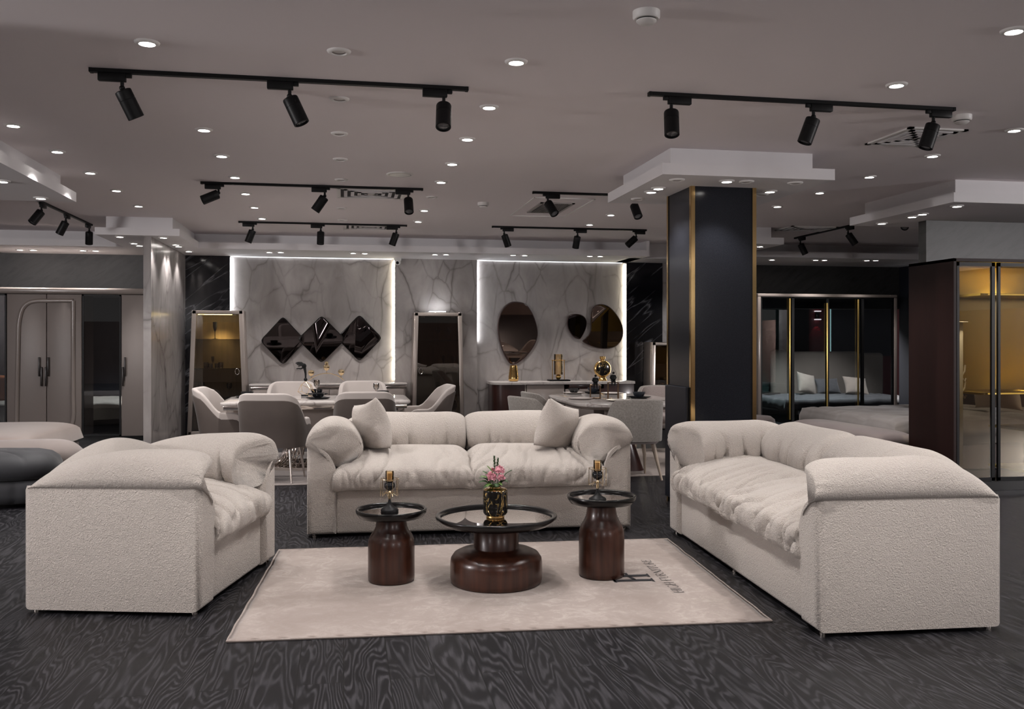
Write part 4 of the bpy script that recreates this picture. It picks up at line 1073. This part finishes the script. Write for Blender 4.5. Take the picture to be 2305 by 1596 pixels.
# ================================================================ DISPLAY CABINETS
def vitrine(name,label,loc,h,wb,wt,D,backmat,lit=False,handle=1,shelves=3,ringx=.2,glassm='vitrine'):
    o=thing(name,label,'display cabinet',loc,0)
    fr=.062
    wx=lambda z:(wb+(wt-wb)*z/h)/2
    def frame(z0,z1,inset,y0,y1,mat,nm):
        b=MB()
        for s in (-1,1):
            b.prism([(s*wx(z0),z0),(s*(wx(z0)-inset),z0),(s*(wx(z1)-inset),z1),(s*wx(z1),z1)],lambda x,z:(x,y0,z),lambda x,z:(x,y1,z),.008)
        return b.build(nm,M[mat],o,angle=50)
    frame(.02,h,fr,0,.05,'champ' if not lit else 'lacquer','door_frame')
    b=MB();b.box(-wx(h)+.0,0,h-.055,wx(h),.05,h,.008);b.build('top_rail',M['champ' if not lit else 'lacquer'],o)
    b=MB();b.box(-wx(.05)+.01,0,.02,wx(.05)-.01,.05,.10,.008);b.build('bottom_rail',M['lacquer'],o)
    frame(.02,h,.03,.05,D,'champ' if not lit else 'lacquer2','side_panel')
    b=MB();b.box(-wx(h)+.004,.05,h-.03,wx(h)-.004,D,h,.004);b.build('top_panel',M['steel'],o)
    b=MB();b.box(-wx(0)+.02,.05,.02,wx(0)-.02,D,.08);b.build('bottom_panel',M['blackwood'],o,False)
    b=MB();b.prism([(-wx(.08)+.03,.08),(wx(.08)-.03,.08),(wx(h)-.03,h-.03),(-wx(h)+.03,h-.03)],lambda x,z:(x,D-.02,z),lambda x,z:(x,D-.005,z));b.build('back_panel',M[backmat],o,False)
    b=MB();b.prism([(-wx(.09)+fr-.004,.09),(wx(.09)-fr+.004,.09),(wx(h)-fr+.004,h-.05),(-wx(h)+fr-.004,h-.05)],lambda x,z:(x,.020,z),lambda x,z:(x,.026,z));g=b.build('glass_door',M[glassm],o,False)
    hx=handle*(wx(h*.5)-fr-.055)
    b=MB();b.tube([(hx+.028*math.cos(a*PI/14),.005,h*.52+.044*math.sin(a*PI/14)) for a in range(28)],.006,8,True);b.build('ring_handle',M['chrome'],g)
    zs=[h*q for q in ((.315,.545,.775) if shelves==3 else (.45,))]
    for z in zs:
        b=MB();b.box(-wx(z)+.035,.06,z-.008,wx(z)-.035,D-.02,z);b.build('shelf',M['darkglass' if lit else 'smoke'],o,False)
    b=MB()
    for s in (-1,1): b.box(s*(wx(h)-.13)-.03,.028,h-.075,s*(wx(h)-.13)+.03,.045,h-.058,.002)
    b.build('hinge',M['white'],o)
    b=MB();b.box(-wx(0)+.06,.06,0,wx(0)-.06,D-.03,.022);b.build('plinth',M['blackwood'],o,False)
    if lit:
        b=MB();b.box(-wx(h)+.075,.07,h-.062,wx(h)-.16,.09,h-.05);b.build('light_strip',M['ledgold'],o,False)
        l=lampobj('cabinet_lamp',(loc[0],loc[1]+.16,h-.12),60,95,.8,(1,.78,.32),.06)
    return zs
cx1=(xat(428,13.75)+xat(552,13.75))/2
zs=vitrine('display_cabinet','tapered champagne display cabinet with yellow lit interior at the left',(cx1,13.72,0),1.845,.85,.71,.38,'vitback',True,1)
def glassrow(items,group,y):
    for px,z,prof,m_,lab,k in items:
        lathe_thing('goblet' if prof is not TUM else 'tumbler',lab,'glass',(xat(px,y),y,z+.001),[(r*k,hh*k) for r,hh in prof],m_,'bowl_and_stem' if prof is not TUM else 'cup',group,20)
G='glasses in the lit cabinet'
glassrow([(484,zs[2],FLUTE,'ceramic','dark banded champagne flute on the top shelf of the lit cabinet',1.25),(479,zs[1],FLUTE,'goblet','clear champagne flute on the middle shelf of the lit cabinet',.85),
 (464,zs[1],TUM,'goblet','small tumbler on the middle shelf of the lit cabinet, left one',1.),(474,zs[1],TUM,'goblet','small tumbler on the middle shelf of the lit cabinet, before the flute',.8),(488,zs[1],TUM,'goblet','small tumbler on the middle shelf of the lit cabinet, right of the flute',.8),(497,zs[1],TUM,'goblet','small tumbler on the middle shelf of the lit cabinet, rightmost',1.),
 (456,zs[0],FLUTE,'goblet','tall clear flute at the end of the lowest shelf of the lit cabinet',1.1),(445,zs[0],FLUTE,'goblet','tall clear flute by the frame on the lowest shelf of the lit cabinet',1.1),(516,zs[0],GOB,'goblet','stemmed goblet on the right of the lowest shelf of the lit cabinet',1.2)],G,13.88)
cx2=(xat(929,13.75)+xat(1041,13.75))/2
zs=vitrine('display_cabinet','tapered champagne display cabinet with dark unlit interior in the middle',(cx2,13.66,0),1.83,.80,.715,.43,'vitback',False,-1,glassm='smoke')
glassrow([(986,zs[2],GOB,'goblet','stemmed goblet on the top shelf of the unlit cabinet',1.15),(1012,zs[2],GOB,'goblet','stemmed goblet on the right of the top shelf of the unlit cabinet',1.1),(998,zs[1]+.0,FLUTE,'goblet','clear flute on the middle shelf of the unlit cabinet',.95),
 (1021,zs[1],GOB,'goblet','stemmed goblet on the right of the middle shelf of the unlit cabinet',1.),(986,zs[0],GOB,'goblet','stemmed goblet on the lowest shelf of the unlit cabinet',1.15),(1010,zs[0],GOB,'goblet','stemmed goblet on the right of the lowest shelf of the unlit cabinet',1.1)],'glasses in the unlit cabinet',13.85)
o=thing('uplight','small bright uplight on top of the unlit display cabinet','lamp',(xat(985,13.95),13.98,1.8305))
MB().box(-.13,-.03,0,.13,.03,.02,.004).build('housing',M['chrome'],o);MB().box(-.125,-.024,.0195,.125,.024,.026).build('lamp',M['led'],o,False)
cx3=xat(1466,13.7)+.36
zs=vitrine('display_cabinet','low display cabinet with amber back, half hidden behind the black pillar',(cx3,13.68,0),1.385,.74,.70,.42,'goldback',False,1,1,glassm='smoke')
lathe_thing('vase','rounded gold vase inside the low display cabinet by the pillar','vase',(xat(1487,13.85),13.86,zs[0]+.001),[(0,0),(.05,0),(.09,.05),(.10,.10),(.085,.15),(.05,.17),(.06,.2),(.055,.2),(0,.17)],'gold','body')
# ================================================================ WALL MIRRORS
def mirror(name,label,pts,Y,mat,th=.03,tilt=0.,yaw=0.,rim='blackwood',grow=1.05,group=None):
    P=[onY(px,py,Y) for px,py in pts];c=sum(P,Vector())/len(P)
    o=thing(name,label,'mirror',c,0,group);o.rotation_euler=(tilt,0,yaw)
    loc=[(p.x-c.x,p.z-c.z) for p in P];s=crom([(x,z,0) for x,z in loc],72)
    g=[(p.x*grow,p.y*grow) for p in s];f=[(p.x,p.y) for p in s]
    b=MB();b.prism(g,lambda x,z:(x,0,z),lambda x,z:(x,th,z),.004);b.build('frame',M[rim],o,angle=50)
    b=MB();b.prism(f,lambda x,z:(x,-.004,z),lambda x,z:(x,.004,z),.003);b.build('mirror_glass',M[mat],o,angle=30)
    return o
def diamond(cx,cy,hw,hh):
    pts=[]
    V4=[(cx,cy-hh),(cx+hw,cy),(cx,cy+hh),(cx-hw,cy)]
    for i in range(4):
        a=Vector(V4[i-1]);b_=Vector(V4[i]);c=Vector(V4[(i+1)%4])
        for t in (.5,.75,.87): pts.append(tuple(a.lerp(b_,t)))
        m=(a.lerp(b_,.93)+c.lerp(b_,.93))/2;pts.append(tuple(m.lerp(b_,.15)))
        for t in (.13,.25): pts.append(tuple(b_.lerp(c,t)))
    return pts
mirror('wall_mirror','smoked diamond mirror on the grey marble, leftmost of the three',diamond(637,767,49,53),YB-.06,'mirror',tilt=.085,yaw=.03,group='three diamond mirrors')
mirror('wall_mirror','smoked diamond mirror on the grey marble, middle and foremost of the three',diamond(724,764,52,52),YB-.10,'mirror',tilt=.10,yaw=.10,group='three diamond mirrors')
mirror('wall_mirror','smoked diamond mirror on the grey marble, rightmost of the three',diamond(809,761,49,51),YB-.06,'mirrorb' if 0 else 'mirror',tilt=.095,yaw=-.03,group='three diamond mirrors')
S_=lambda L:[(1090+a/3.711,660+b_/3.711) for a,b_ in L]
mirror('wall_mirror','large egg-shaped bronze mirror above the ribbed gold vase',S_([(270,80),(340,100),(398,175),(436,285),(439,365),(408,445),(335,535),(245,588),(190,535),(145,430),(122,310),(130,210),(165,130),(215,88)]),YB-.07,'mirrorb',.05,.062,.02,'redwood',1.04,'egg mirrors')
mirror('wall_mirror','small rounded triangular bronze mirror, between the egg and kidney mirrors',S_([(770,178),(826,195),(852,237),(845,300),(812,366),(793,379),(750,360),(709,300),(697,240),(710,195)]),YB-.07,'mirror',.04,.09,.04,'redwood',1.05,'egg mirrors')
mirror('wall_mirror','kidney-shaped bronze mirror beside the black marble panel',S_([(978,97),(1046,122),(1112,195),(1150,272),(1157,348),(1130,414),(1074,452),(1000,461),(924,447),(858,420),(830,396),(868,362),(893,310),(893,222),(897,155),(922,112)]),YB-.07,'mirrorb',.04,.06,.03,'redwood',1.03,'egg mirrors')
# ================================================================ LEFT BEDROOM CORNER
yW=13.55
wl=thing('wardrobe','tall champagne wardrobe with arched door moulding and mirror door at far left','wardrobe',(-2.42,yW,0))
X_=lambda px:xat(px,yW)+2.42
def zz_(py,px=150): return onY(px,py,yW).z
ztop=zz_(648)
MB().box(-3.6,.03,0,0,.06,.07).build('plinth',M['blackwood'],wl,False)
b=MB();b.box(-3.6,-.04,ztop-.085,0,.62,ztop,.035,5);b.build('cornice',M['lacquer'],wl,angle=60)
for x0,x1 in ((X_(15),X_(105)-.003),(X_(105),X_(184)),(X_(273),0)):
    d=MB().box(x0+.003,0,.07,x1-.003,.03,ztop-.09,.004).build('door',M['lacquer2'],wl)
    if x0<X_(200)-.01 and x1>X_(100):
        pass
b=MB();b.box(-3.6,.03,.05,X_(16),.60,ztop-.08) if 0 else b.box(X_(15),.03,.07,X_(184),.60,ztop-.09);b.box(X_(273),.03,.07,0,.60,ztop-.09);b.build('carcass',M['lacquer2'],wl,False)
for x0,x1 in ((X_(184)+.006,X_(273)-.006),(-3.6,X_(15)-.006)):
    g=MB().box(x0+.02,.004,.09,x1-.02,.010,ztop-.11).build('glass_door',M['darkglass'],wl,False)
    b=MB();b.box(x0,0,.07,x0+.02,.03,ztop-.09);b.box(x1-.02,0,.07,x1,.03,ztop-.09);b.box(x0,0,ztop-.11,x1,.03,ztop-.09);b.box(x0,0,.07,x1,.03,.09);b.build('black_door_frame',M['black'],wl,False)
# moulding
m_=[]
q=lambda px,py:(X_(px),-.008,zz_(py,px))
pts=[q(165,677),q(120,677),q(100,677),q(82,679)]
ctl=[q(82,678),q(60,684),q(47,700),q(43,728)]
pts=[q(165,677)]+[q(150-i*8,677) for i in range(8)]+list(crom([q(88,677),q(66,681),q(50,697),q(43,725)],10,False))+[q(42-i*.45,740+i*22) for i in range(12)]+list(crom([q(37,985),q(42,1000),q(60,1012)],6,False))
b=MB();b.tube(pts,.030,10)
pts=[q(165,677)]+[q(165,700+i*25) for i in range(9)]+list(crom([q(166,925),q(164,950),q(155,968),q(140,981),q(118,990)],10,False))
b.tube(pts,.030,10);b.build('arched_moulding',M['lacquer'],wl)
def zig(px,flip):
    b=MB();x=X_(px);w=.022;s=-1 if flip else 1;za,zb,zc,zd=zz_(804,px),zz_(826,px),zz_(847,px),zz_(869,px)
    b.box(x-s*.014-w/2,-.04,zc,x-s*.014+w/2,-.015,za,.004);b.box(x+s*.014-w/2,-.04,zd,x+s*.014+w/2,-.015,zb,.004)
    b.box(x-.006,-.018,zb-.05,x+.006,.002,zb);b.build('zigzag_handle',M['darkbronze'],wl)
zig(92,False);zig(107,True);zig(280,True)
# sleeping bay added behind the glass doors in place of mirror reflections
struct('wall_reflection_left',MB().box(-8,17.2,0,-1.9,17.4,2.9),'navywall')
struct('wall_reflection_left_end',MB().box(-2.39,14.4,0,-2.2,17.2,2.9),'navywall')
def duvetbox(b,x0,y0,x1,y1,z,drop,seed,amp=.02,n=36):
    def g(u,v):
        # u across x with drops on both ends, v along y with drop at the front
        L=(x1-x0)+2*drop;s=u*L-drop;x=min(max(s,0),x1-x0);dz=max(0,-s,s-(x1-x0))
        Lv=(y1-y0)+drop;t=v*Lv-drop;y=max(t,0);dv=max(0,-t)
        d=max(dz,dv);out=.03*sm(0,.1,d)
        zz=z-d+amp*nz(x*5+seed,y*5,d*3)+.02*sm(.06,0,d)*0
        ox=-out if s<0 else (out if s>x1-x0 else 0);oy=-out if t<0 else 0
        w=amp*1.2*sm(0,.25,d)*nz((x+y)*14+seed,d*2,1)
        return Vector((x0+x+ox+(w if dz>0 else 0),y0+y+oy+(w if dv>0 else 0),max(.02,zz)))
    b.grid(g,n,n);return b
bd=thing('bed','bed with sage green duvet standing in for the reflection in the wardrobe mirror door','bed',(-4.2,14.5,0))
MB().box(-1.6,.02,.02,1.2,1.8,.26,.02).build('bed_base',M['navyquilt'],bd);MB().box(-1.58,.0,.26,1.18,1.8,.44,.05,4).build('mattress',M['greenduvet'],bd)
b=MB();duvetbox(b,-1.6,-.02,1.2,1.8,.475,.24,3.,.03,60);b.build('duvet',M['greenduvet'],bd,angle=180)
pillow('bed_pillow','orange cushion on the green stand-in bed of the mirror reflection at the left edge',(-4.97,14.75,.50),(.25,0,.1),.45,.42,.18,'orange',cat='pillow',seed=2.)
lampobj('bay_fill',(-3.6,15.2,2.5),700,110,.7)  # added unseen lamp to brighten the stand-in bed
# bed with ruched cover, bolster bench and dark quilted pouf in the left foreground
bl=thing('bed','foot of a bed with rose beige ruched cover at the left edge','bed',(-3.9,9.98,0))
b=MB();b.box(-.9,-.62,.0,.95,1.1,.30,.04,3);b.build('bed_base',M['bolster'],bl)
b=MB()
def ruch(u,v):
    x=-.92+1.90*u;y=-.66+1.8*v
    k=(max(0,1-abs(2*u-1)**6)*max(0,1-abs(2*v-1)**8))**.2
    gth=.018*sm(.25,.0,v)*abs(nz(u*26,v*3,2))
    return Vector((x,y,.30+.21*k-gth*k))
b.grid(ruch,70,40);b.build('ruched_cover',M['bedbeige'],bl,angle=180)
o=thing('bed_bench','long taupe rounded bench cushion at the foot of the left bed','bench',(xat(80,9.0),9.08,0),.10)
b=MB();rings=[]
for i in range(25):
    t=i/24;x=-.62+1.0*t;k=max(.12,(1-abs(2*t-1)**5))**.5
    rings.append([Vector((x,.20*math.cos(a)*k,.33+.165*math.sin(a)*k)) for a in [2*PI*j/28 for j in range(28)]])
b.loft(rings);b.build('cushion',M['bolster'],o,angle=180)
MB().box(-.5,-.15,.0,.25,.15,.20,.02).build('base',M['navyquilt'],o)
pf=onz(45,1147);o=thing('pouf','dark charcoal quilted velvet pouf at the left edge','pouf',(pf.x-.32,pf.y+.32,0),.1)
def pouflayer(z0,z1,hx,hy,nm,bul):
    b=MB()
    rings=[];ns=14
    for i in range(ns+1):
        t=i/ns;z=z0+(z1-z0)*t;k=(1-abs(2*t-1)**3.2)
        rg=[]
        for j,(x,y) in enumerate(superring(1,1,3.2,120)):
            se=abs(math.sin(j/120*2*PI*5))**.4
            r=(.80+.20*k**.5)-bul*(1-se)
            rg.append(Vector((x*hx*r,y*hy*r,z)))
        rings.append(rg)
    b.loft(rings);
    return b.build(nm,M['navyquilt'],o,angle=180)
pouflayer(.03,.235,.52,.35,'lower_cushion',.05)
b=MB();rings=[]
for z,k in ((.225,.80),(.24,.93),(.28,1.0),(.34,1.01),(.39,.97),(.43,.87),(.453,.70),(.463,.48),(.466,.2)):
    rings.append([Vector((x*.53*k,y*.36*k,z-.016*(1-abs(math.sin(j/120*2*PI*3))**.35)*sm(.3,.42,z))) for j,(x,y) in enumerate(superring(1,1,3.0,120))])
b.loft(rings);b.build('upper_cushion',M['navyquilt'],o,angle=180)
MB().lathe([(0,0),(.30,0),(.30,.03),(0,.03)],32).build('plinth',M['black'],o)
# ================================================================ RIGHT BEDROOM SIDE
yM=13.45
wx0,wx1=xat(1706,yM),xat(2020,yM);zt_=onY(1860,662,yM).z
wm=thing('wardrobe','wide wardrobe with slim gold handles, dark glass in place of mirror doors, right of the pillar','wardrobe',(wx0,yM,0))
Ww=wx1-wx0
b=MB();b.box(0,0,zt_-.05,Ww,.10,zt_,.012);b.box(Ww-.055,0,0,Ww,.10,zt_-.05,.01);b.box(0,0,0,.055,.10,zt_-.05,.01);b.build('frame',M['lacquer'],wm)
b=MB();b.box(0,.1,zt_-.06,Ww,.62,zt_-.02);b.box(0,.0,0,Ww,.1,.06);b.build('carcass',M['blackwood'],wm,False)
XM=lambda px:xat(px,yM)-wx0
seams=[.055,XM(1786),XM(1864),XM(1943),Ww-.055]
for i in range(4):
    a,c=seams[i],seams[i+1]
    g=MB().box(a+.012,.02,.07,c-.012,.028,zt_-.06).build('glass_door',M['darkglass'],wm,False)
    b=MB();b.box(a,.01,.06,a+.022,.05,zt_-.05);b.box(c-.022,.01,.06,c,.05,zt_-.05);b.box(a,.01,zt_-.065,c,.05,zt_-.05);b.build('door_edge',M['black'],g,False)
for px,t0,b0 in ((1777,672,1010),(1861,682,1000),(1931,674,1000)):
    x=XM(px);b=MB();b.box(x-.012,-.02,max(.15,onY(px,b0,yM).z),x+.012,.0,onY(px,t0,yM).z,.003);b.build('gold_handle',M['goldhandle'] if 'goldhandle' in M else M['gold'],wm)
# reflection modelled as a bay: red wall, sconce, lit panel, bed with tall headboard
yB2=16.75
struct('wall_reflection_right',MB().box(5.4,yB2,0,12,yB2+.2,2.9),'redwall')
struct('wall_reflection_right_end',MB().box(xat(1712,14.6)-.5,14.4,0,xat(1712,14.6)-.35,yB2,2.9),'teal')
struct('trim_13',MB().box(xat(1690,yB2),yB2-.06,0,xat(1758,yB2),yB2,2.6),'teal')
struct('trim_14',MB().box(xat(1758,yB2),yB2-.05,0,xat(1818,yB2),yB2,2.6),'navywall')
pxa,pxb=xat(1869,yB2),xat(2008,yB2)
o=thing('wall_panel','dark wall panel with glowing teal edge standing in for a reflection in the wardrobe doors','panel',((pxa+pxb)/2,yB2,1.1));
hw=(pxb-pxa)/2;MB().box(-hw,-.08,0,hw,-.05,1.15).build('board',M['navywall'],o,False)
b=MB();b.box(-hw+.03,-.05,.03,hw-.03,-.001,1.12);b.build('spacer',M['black'],o,False)
b=MB();b.box(-hw-.012,-.03,0,-hw,-.01,1.15);b.box(-hw,-.03,1.15,hw,-.01,1.162);b.build('light_strip',emit('teal_led',(.45,.75,.72,1),1.6),o,False)
c=onY(1838,710,yB2)
o=thing('wall_sconce','two-ended silver wall sconce on the red stand-in wall of the wardrobe reflection','wall lamp',(c.x,yB2,c.z-.08))
MB().box(-.035,-.06,.0,.035,0,.16,.004).build('body',M['blackwood'],o)
for z in (-.012,.152): MB().box(-.055,-.09,z,.055,-.005,z+.02,.004).build('silver_bar',emit('sconce_bar',(1,.85,.85,1),3),o)
for s in (-1,1): lampobj('sconce_lamp',(c.x,yB2-.09,c.z+s*.13),2.2,70,.4,(1,.25,.3),.01,(0,.25,s))
bm_=thing('bed','bed with slate duvet and tall padded headboard standing in for the wardrobe reflection','bed',(xat(1860,15.6),14.5,0),-.05)
MB().box(-1.35,.0,0,1.2,1.75,.22,.02).build('bed_base',M['navyquilt'],bm_)
MB().box(-1.33,-.02,.22,1.18,1.75,.36,.05,4).build('mattress',M['darkduvet'],bm_)
b=MB();duvetbox(b,-1.36,-.03,1.2,1.75,.395,.17,8.,.025,50);b.build('duvet',M['darkduvet'],bm_,angle=180)
for x0,x1,zt2 in ((-.80,-.48,1.24),(-.46,.98,1.20),(1.0,1.5,1.17)):
    b=MB();b.box(x0,1.80,.1,x1,1.95,zt2,.07,5);b.build('headboard_panel',M['headboard'],bm_,angle=60)
bmm=bm_.matrix_basis
def onbed(x,y,z): return Vector((bm_.location.x+x*math.cos(-.05)-y*math.sin(-.05),bm_.location.y+x*math.sin(-.05)+y*math.cos(-.05),z))
pillow('bed_pillow','beige cushion against the headboard of the stand-in bed for the reflection, left one',onbed(-.28,1.40,.41),(-.35,.2,.25),.42,.40,.16,'cushbeige',group='cushions on the stand-in bed for the reflection',seed=1)
pillow('bed_pillow','dark navy cushion between the two beige ones on the stand-in bed for the reflection',onbed(.20,1.48,.40),(-.5,0,0),.48,.32,.14,'darkduvet',group='cushions on the stand-in bed for the reflection',seed=2)
pillow('bed_pillow','beige cushion lying tilted on the stand-in bed for the reflection, right one',onbed(.62,1.20,.40),(-.75,.1,-.2),.44,.42,.15,'cushbeige',group='cushions on the stand-in bed for the reflection',seed=3)
o=thing('side_table','low dark bedside shelf with a slim lamp beside the stand-in bed for the reflection','side table',onbed(-1.12,1.55,0))
MB().box(-.28,-.2,.40,.28,.2,.43,.004).build('top',M['steel'],o);MB().box(-.25,-.17,0,.25,.17,.40).build('body',M['blackwood'],o,False)
lampobj('bay_fill',(xat(1740,15.6),15.4,2.5),420,80,.7,(.85,1,.98));lampobj('bay_fill',(xat(1880,15.3),15.0,2.55),600,95,.7)  # added unseen lamps that brighten the reflection bay, one tinted teal
# ottoman, bench and bed in front of it
c=onz(1716,935,.43);o=thing('ottoman','round taupe ottoman beside the black pillar','ottoman',(c.x-.1,c.y+.05,0))
MB().lathe([(0,0),(.27,0),(.28,.02),(.28,.3),(.285,.31),(.28,.32),(.27,.38),(.22,.42),(.1,.43),(0,.43)],48).build('seat',M['bench'],o,angle=50);MB().lathe([(.275,.298),(.290,.308),(.275,.318)],48).build('piping',M['bench'],o)
o=thing('bed_bench','mauve velvet storage bench at the foot of the quilted bed','bench',(5.42,9.14,0),.03)
MB().box(-.19,-.85,.03,.24,.90,.37,.03,3).build('box',M['bench'],o,angle=50)
b=MB()
def top(u,v):
    x=-.225+.50*u;y=-.885+1.82*v;k=(max(0,1-abs(2*u-1)**3)*max(0,1-abs(2*v-1)**10))**.4
    return Vector((x,y,.365+.125*k))
b.grid(top,24,50);b.grid(lambda u,v:Vector((-.225+.50*u,-.885+1.82*v,.362)),24,50);b.build('lid_cushion',M['bench'],o,angle=180,merge=.004)
MB().box(-.235,-.03,.25,-.185,.03,.37,.01).build('pull_tab',M['bench'],o)
for y in (-.8,.85): MB().lathe([(0,0),(.02,0),(.025,.03),(0,.03)],14,(0,y,0)).build('foot',M['black'],o)
br=thing('bed','bed with embossed grey quilt behind the mauve bench','bed',(6.95,9.78,0))
MB().box(-1.15,-.92,.0,1.6,1.05,.30,.03).build('bed_base',M['bench'],br);MB().box(-1.13,-.93,.30,1.6,1.03,.50,.06,4).build('mattress',M['bedgrey'],br)
b=MB()
def quilt(u,v):
    L=3.0;s=u*L-.30;x=max(s,0);d1=max(0,-s);Lv=2.5;t=v*Lv-.25;y=min(max(t,0),2.0);d2=max(0,-t,t-2.0);d=max(d1,d2)
    hx,hy=x*3.4,y*3.4;e=abs(math.sin(hx*1.2+1.3*math.sin(hy*1.6)))*.5+abs(math.sin(hy*1.35+math.sin(hx)))*.5
    z=.535-d+.04*min(1,e*1.6)+.012*nz(x*4,y*4,2)-.03*sm(.12,0,min(x,y,2-y))
    return Vector((-1.17+x-(.04*sm(0,.1,d) if s<0 else 0),-.97+y-(.04*sm(0,.1,d2) if t<0 else 0),max(.05,z)))
b.grid(quilt,110,90);b.build('quilt',M['bedgrey'],br,angle=180)
pillow('bed_pillow','beige pillow on the quilted bed seen through the brown wardrobe',(7.62,9.55,.60),(.2,0,-1.3),.6,.45,.2,'cushbeige',seed=5)
# ================================================================ BROWN WARDROBE WITH AMBER GLASS DOORS
wf=thing('wardrobe','dark brown wardrobe with black framed amber glass doors at the right edge','wardrobe',(5.54,7.53,0))
hW=onY(2150,581,7.53).z
MB().box(0,0,.0,.03,.68,hW,.002).build('side_panel',M['wenge'],wf,False)
MB().box(0,0,hW-.03,1.9,.68,hW,.002).build('top_panel',M['wenge'],wf,False)
MB().box(.03,.03,.0,1.9,.68,.09,.002).build('plinth',M['blackwood'],wf,False)
zb=onY(2200,884,7.9).z
MB().box(.07,.60,zb,1.9,.62,hW-.03).build('back_panel',M['goldback'],wf,False)
MB().box(.24,.45,.09,.36,.47,zb-.03).build('drawer_post',M['goldback'],wf,False)
for px,y0,m2 in ((2200,664,0),(2200,880,0),(2290,960,1),(2290,1050,1)):
    z=onY(px,y0,7.9).z
    x0=.34 if not m2 else xat(2262,7.9)-5.54
    sh=MB().box(x0,.08,z-.02,1.9,.60,z).build('shelf',M['goldback'],wf,False)
    MB().box(x0 if m2 else .42,.075,z-.016,1.9,.082,z-.004).build('light_strip',emit('shelf_led',(1,.72,.22,1),.9),sh,False)
for x0,x1 in ((.035,xat(2240,7.53)-5.54),(xat(2247,7.53)-5.54,xat(2247,7.53)-5.54+.44),(xat(2247,7.53)-5.54+.45,1.9)):
    d=MB().box(x0+.02,.006,.12,x1-.02,.012,hW-.06).build('glass_door',M['doorglass'],wf,False)
    b=MB();b.box(x0,0,.10,x0+.025,.025,hW-.035);b.box(x1-.035,0,.10,x1,.025,hW-.035);b.box(x0,0,hW-.07,x1,.025,hW-.035);b.box(x0,0,.095,x1,.025,.13);b.build('black_door_frame',M['black'],d,False)
lampobj('wardrobe_light',(5.54+.9,7.53+.3,hW-.10),80,130,.8,(1,.86,.42),.05)
lampobj('wardrobe_light',(5.54+1.1,7.53+.3,1.0),30,130,.8,(1,.86,.42),.05)
lampobj('wardrobe_light',(5.54+.32,7.53+.12,hW-.08),45,110,.8,(1,.9,.7),.05)  # extra unseen lamp added to brighten the coat stand
# white coat stand
c=Vector((xat(2157,7.86),7.86,0));o=thing('coat_stand','slim white coat stand with curled hooks behind the amber glass','coat stand',(c.x+.02,7.86,.0905))
b=MB();b.box(-.02,-.02,0,.02,.02,1.50,.006);b.box(-.05,-.05,1.49,.05,.05,1.50,.002);b.build('pole',M['white'],o)
for z in (1.02,.86):
    b=MB();b.tube([(.015,0,z-.05),(.05,0,z),(.055,0,z+.06)],.009,8);b.tube([(.015,0,z-.06),(.05,0,z-.10),(.065,0,z-.07)],.009,8);b.build('hook',M['white'],o)
MB().lathe([(0,0),(.06,0),(.06,.03),(0,.03)],24).build('base',M['white'],o)
# ================================================================ CAMERA, WORLD, VIEW
cam=bpy.data.cameras.new('camera');cam.sensor_width=36;cam.lens=F/2305*36;cam.shift_y=(HY-798)/2305;cam.shift_x=0
cam.clip_start=.05;cam.clip_end=100
co=bpy.data.objects.new('camera',cam);COL.objects.link(co);co.location=(0,0,HC);co.rotation_euler=(PI/2,0,-TH);SC.camera=co
wd=bpy.data.worlds.new('world');SC.world=wd;wd.use_nodes=True
bg=wd.node_tree.nodes['Background'];bg.inputs[0].default_value=(1,.93,.9,1);bg.inputs[1].default_value=.12
SC.view_settings.view_transform='Standard';SC.view_settings.look='None';SC.view_settings.gamma=1;SC.view_settings.use_curve_mapping=False
SC.view_settings.exposure=0.15

# added unseen lamps for soft fill, at the sides and behind the camera
for p,pw in (((-6.5,3.8,2.15),560),((11.8,1.5,2.2),900),((-5.5,-2.2,2.2),95),((1.2,-3.0,2.2),95),((5.6,-2.2,2.2),95)):
    lampobj('fill_lamp',p,pw,0,0,(1,.96,.965),.28,spot=False)
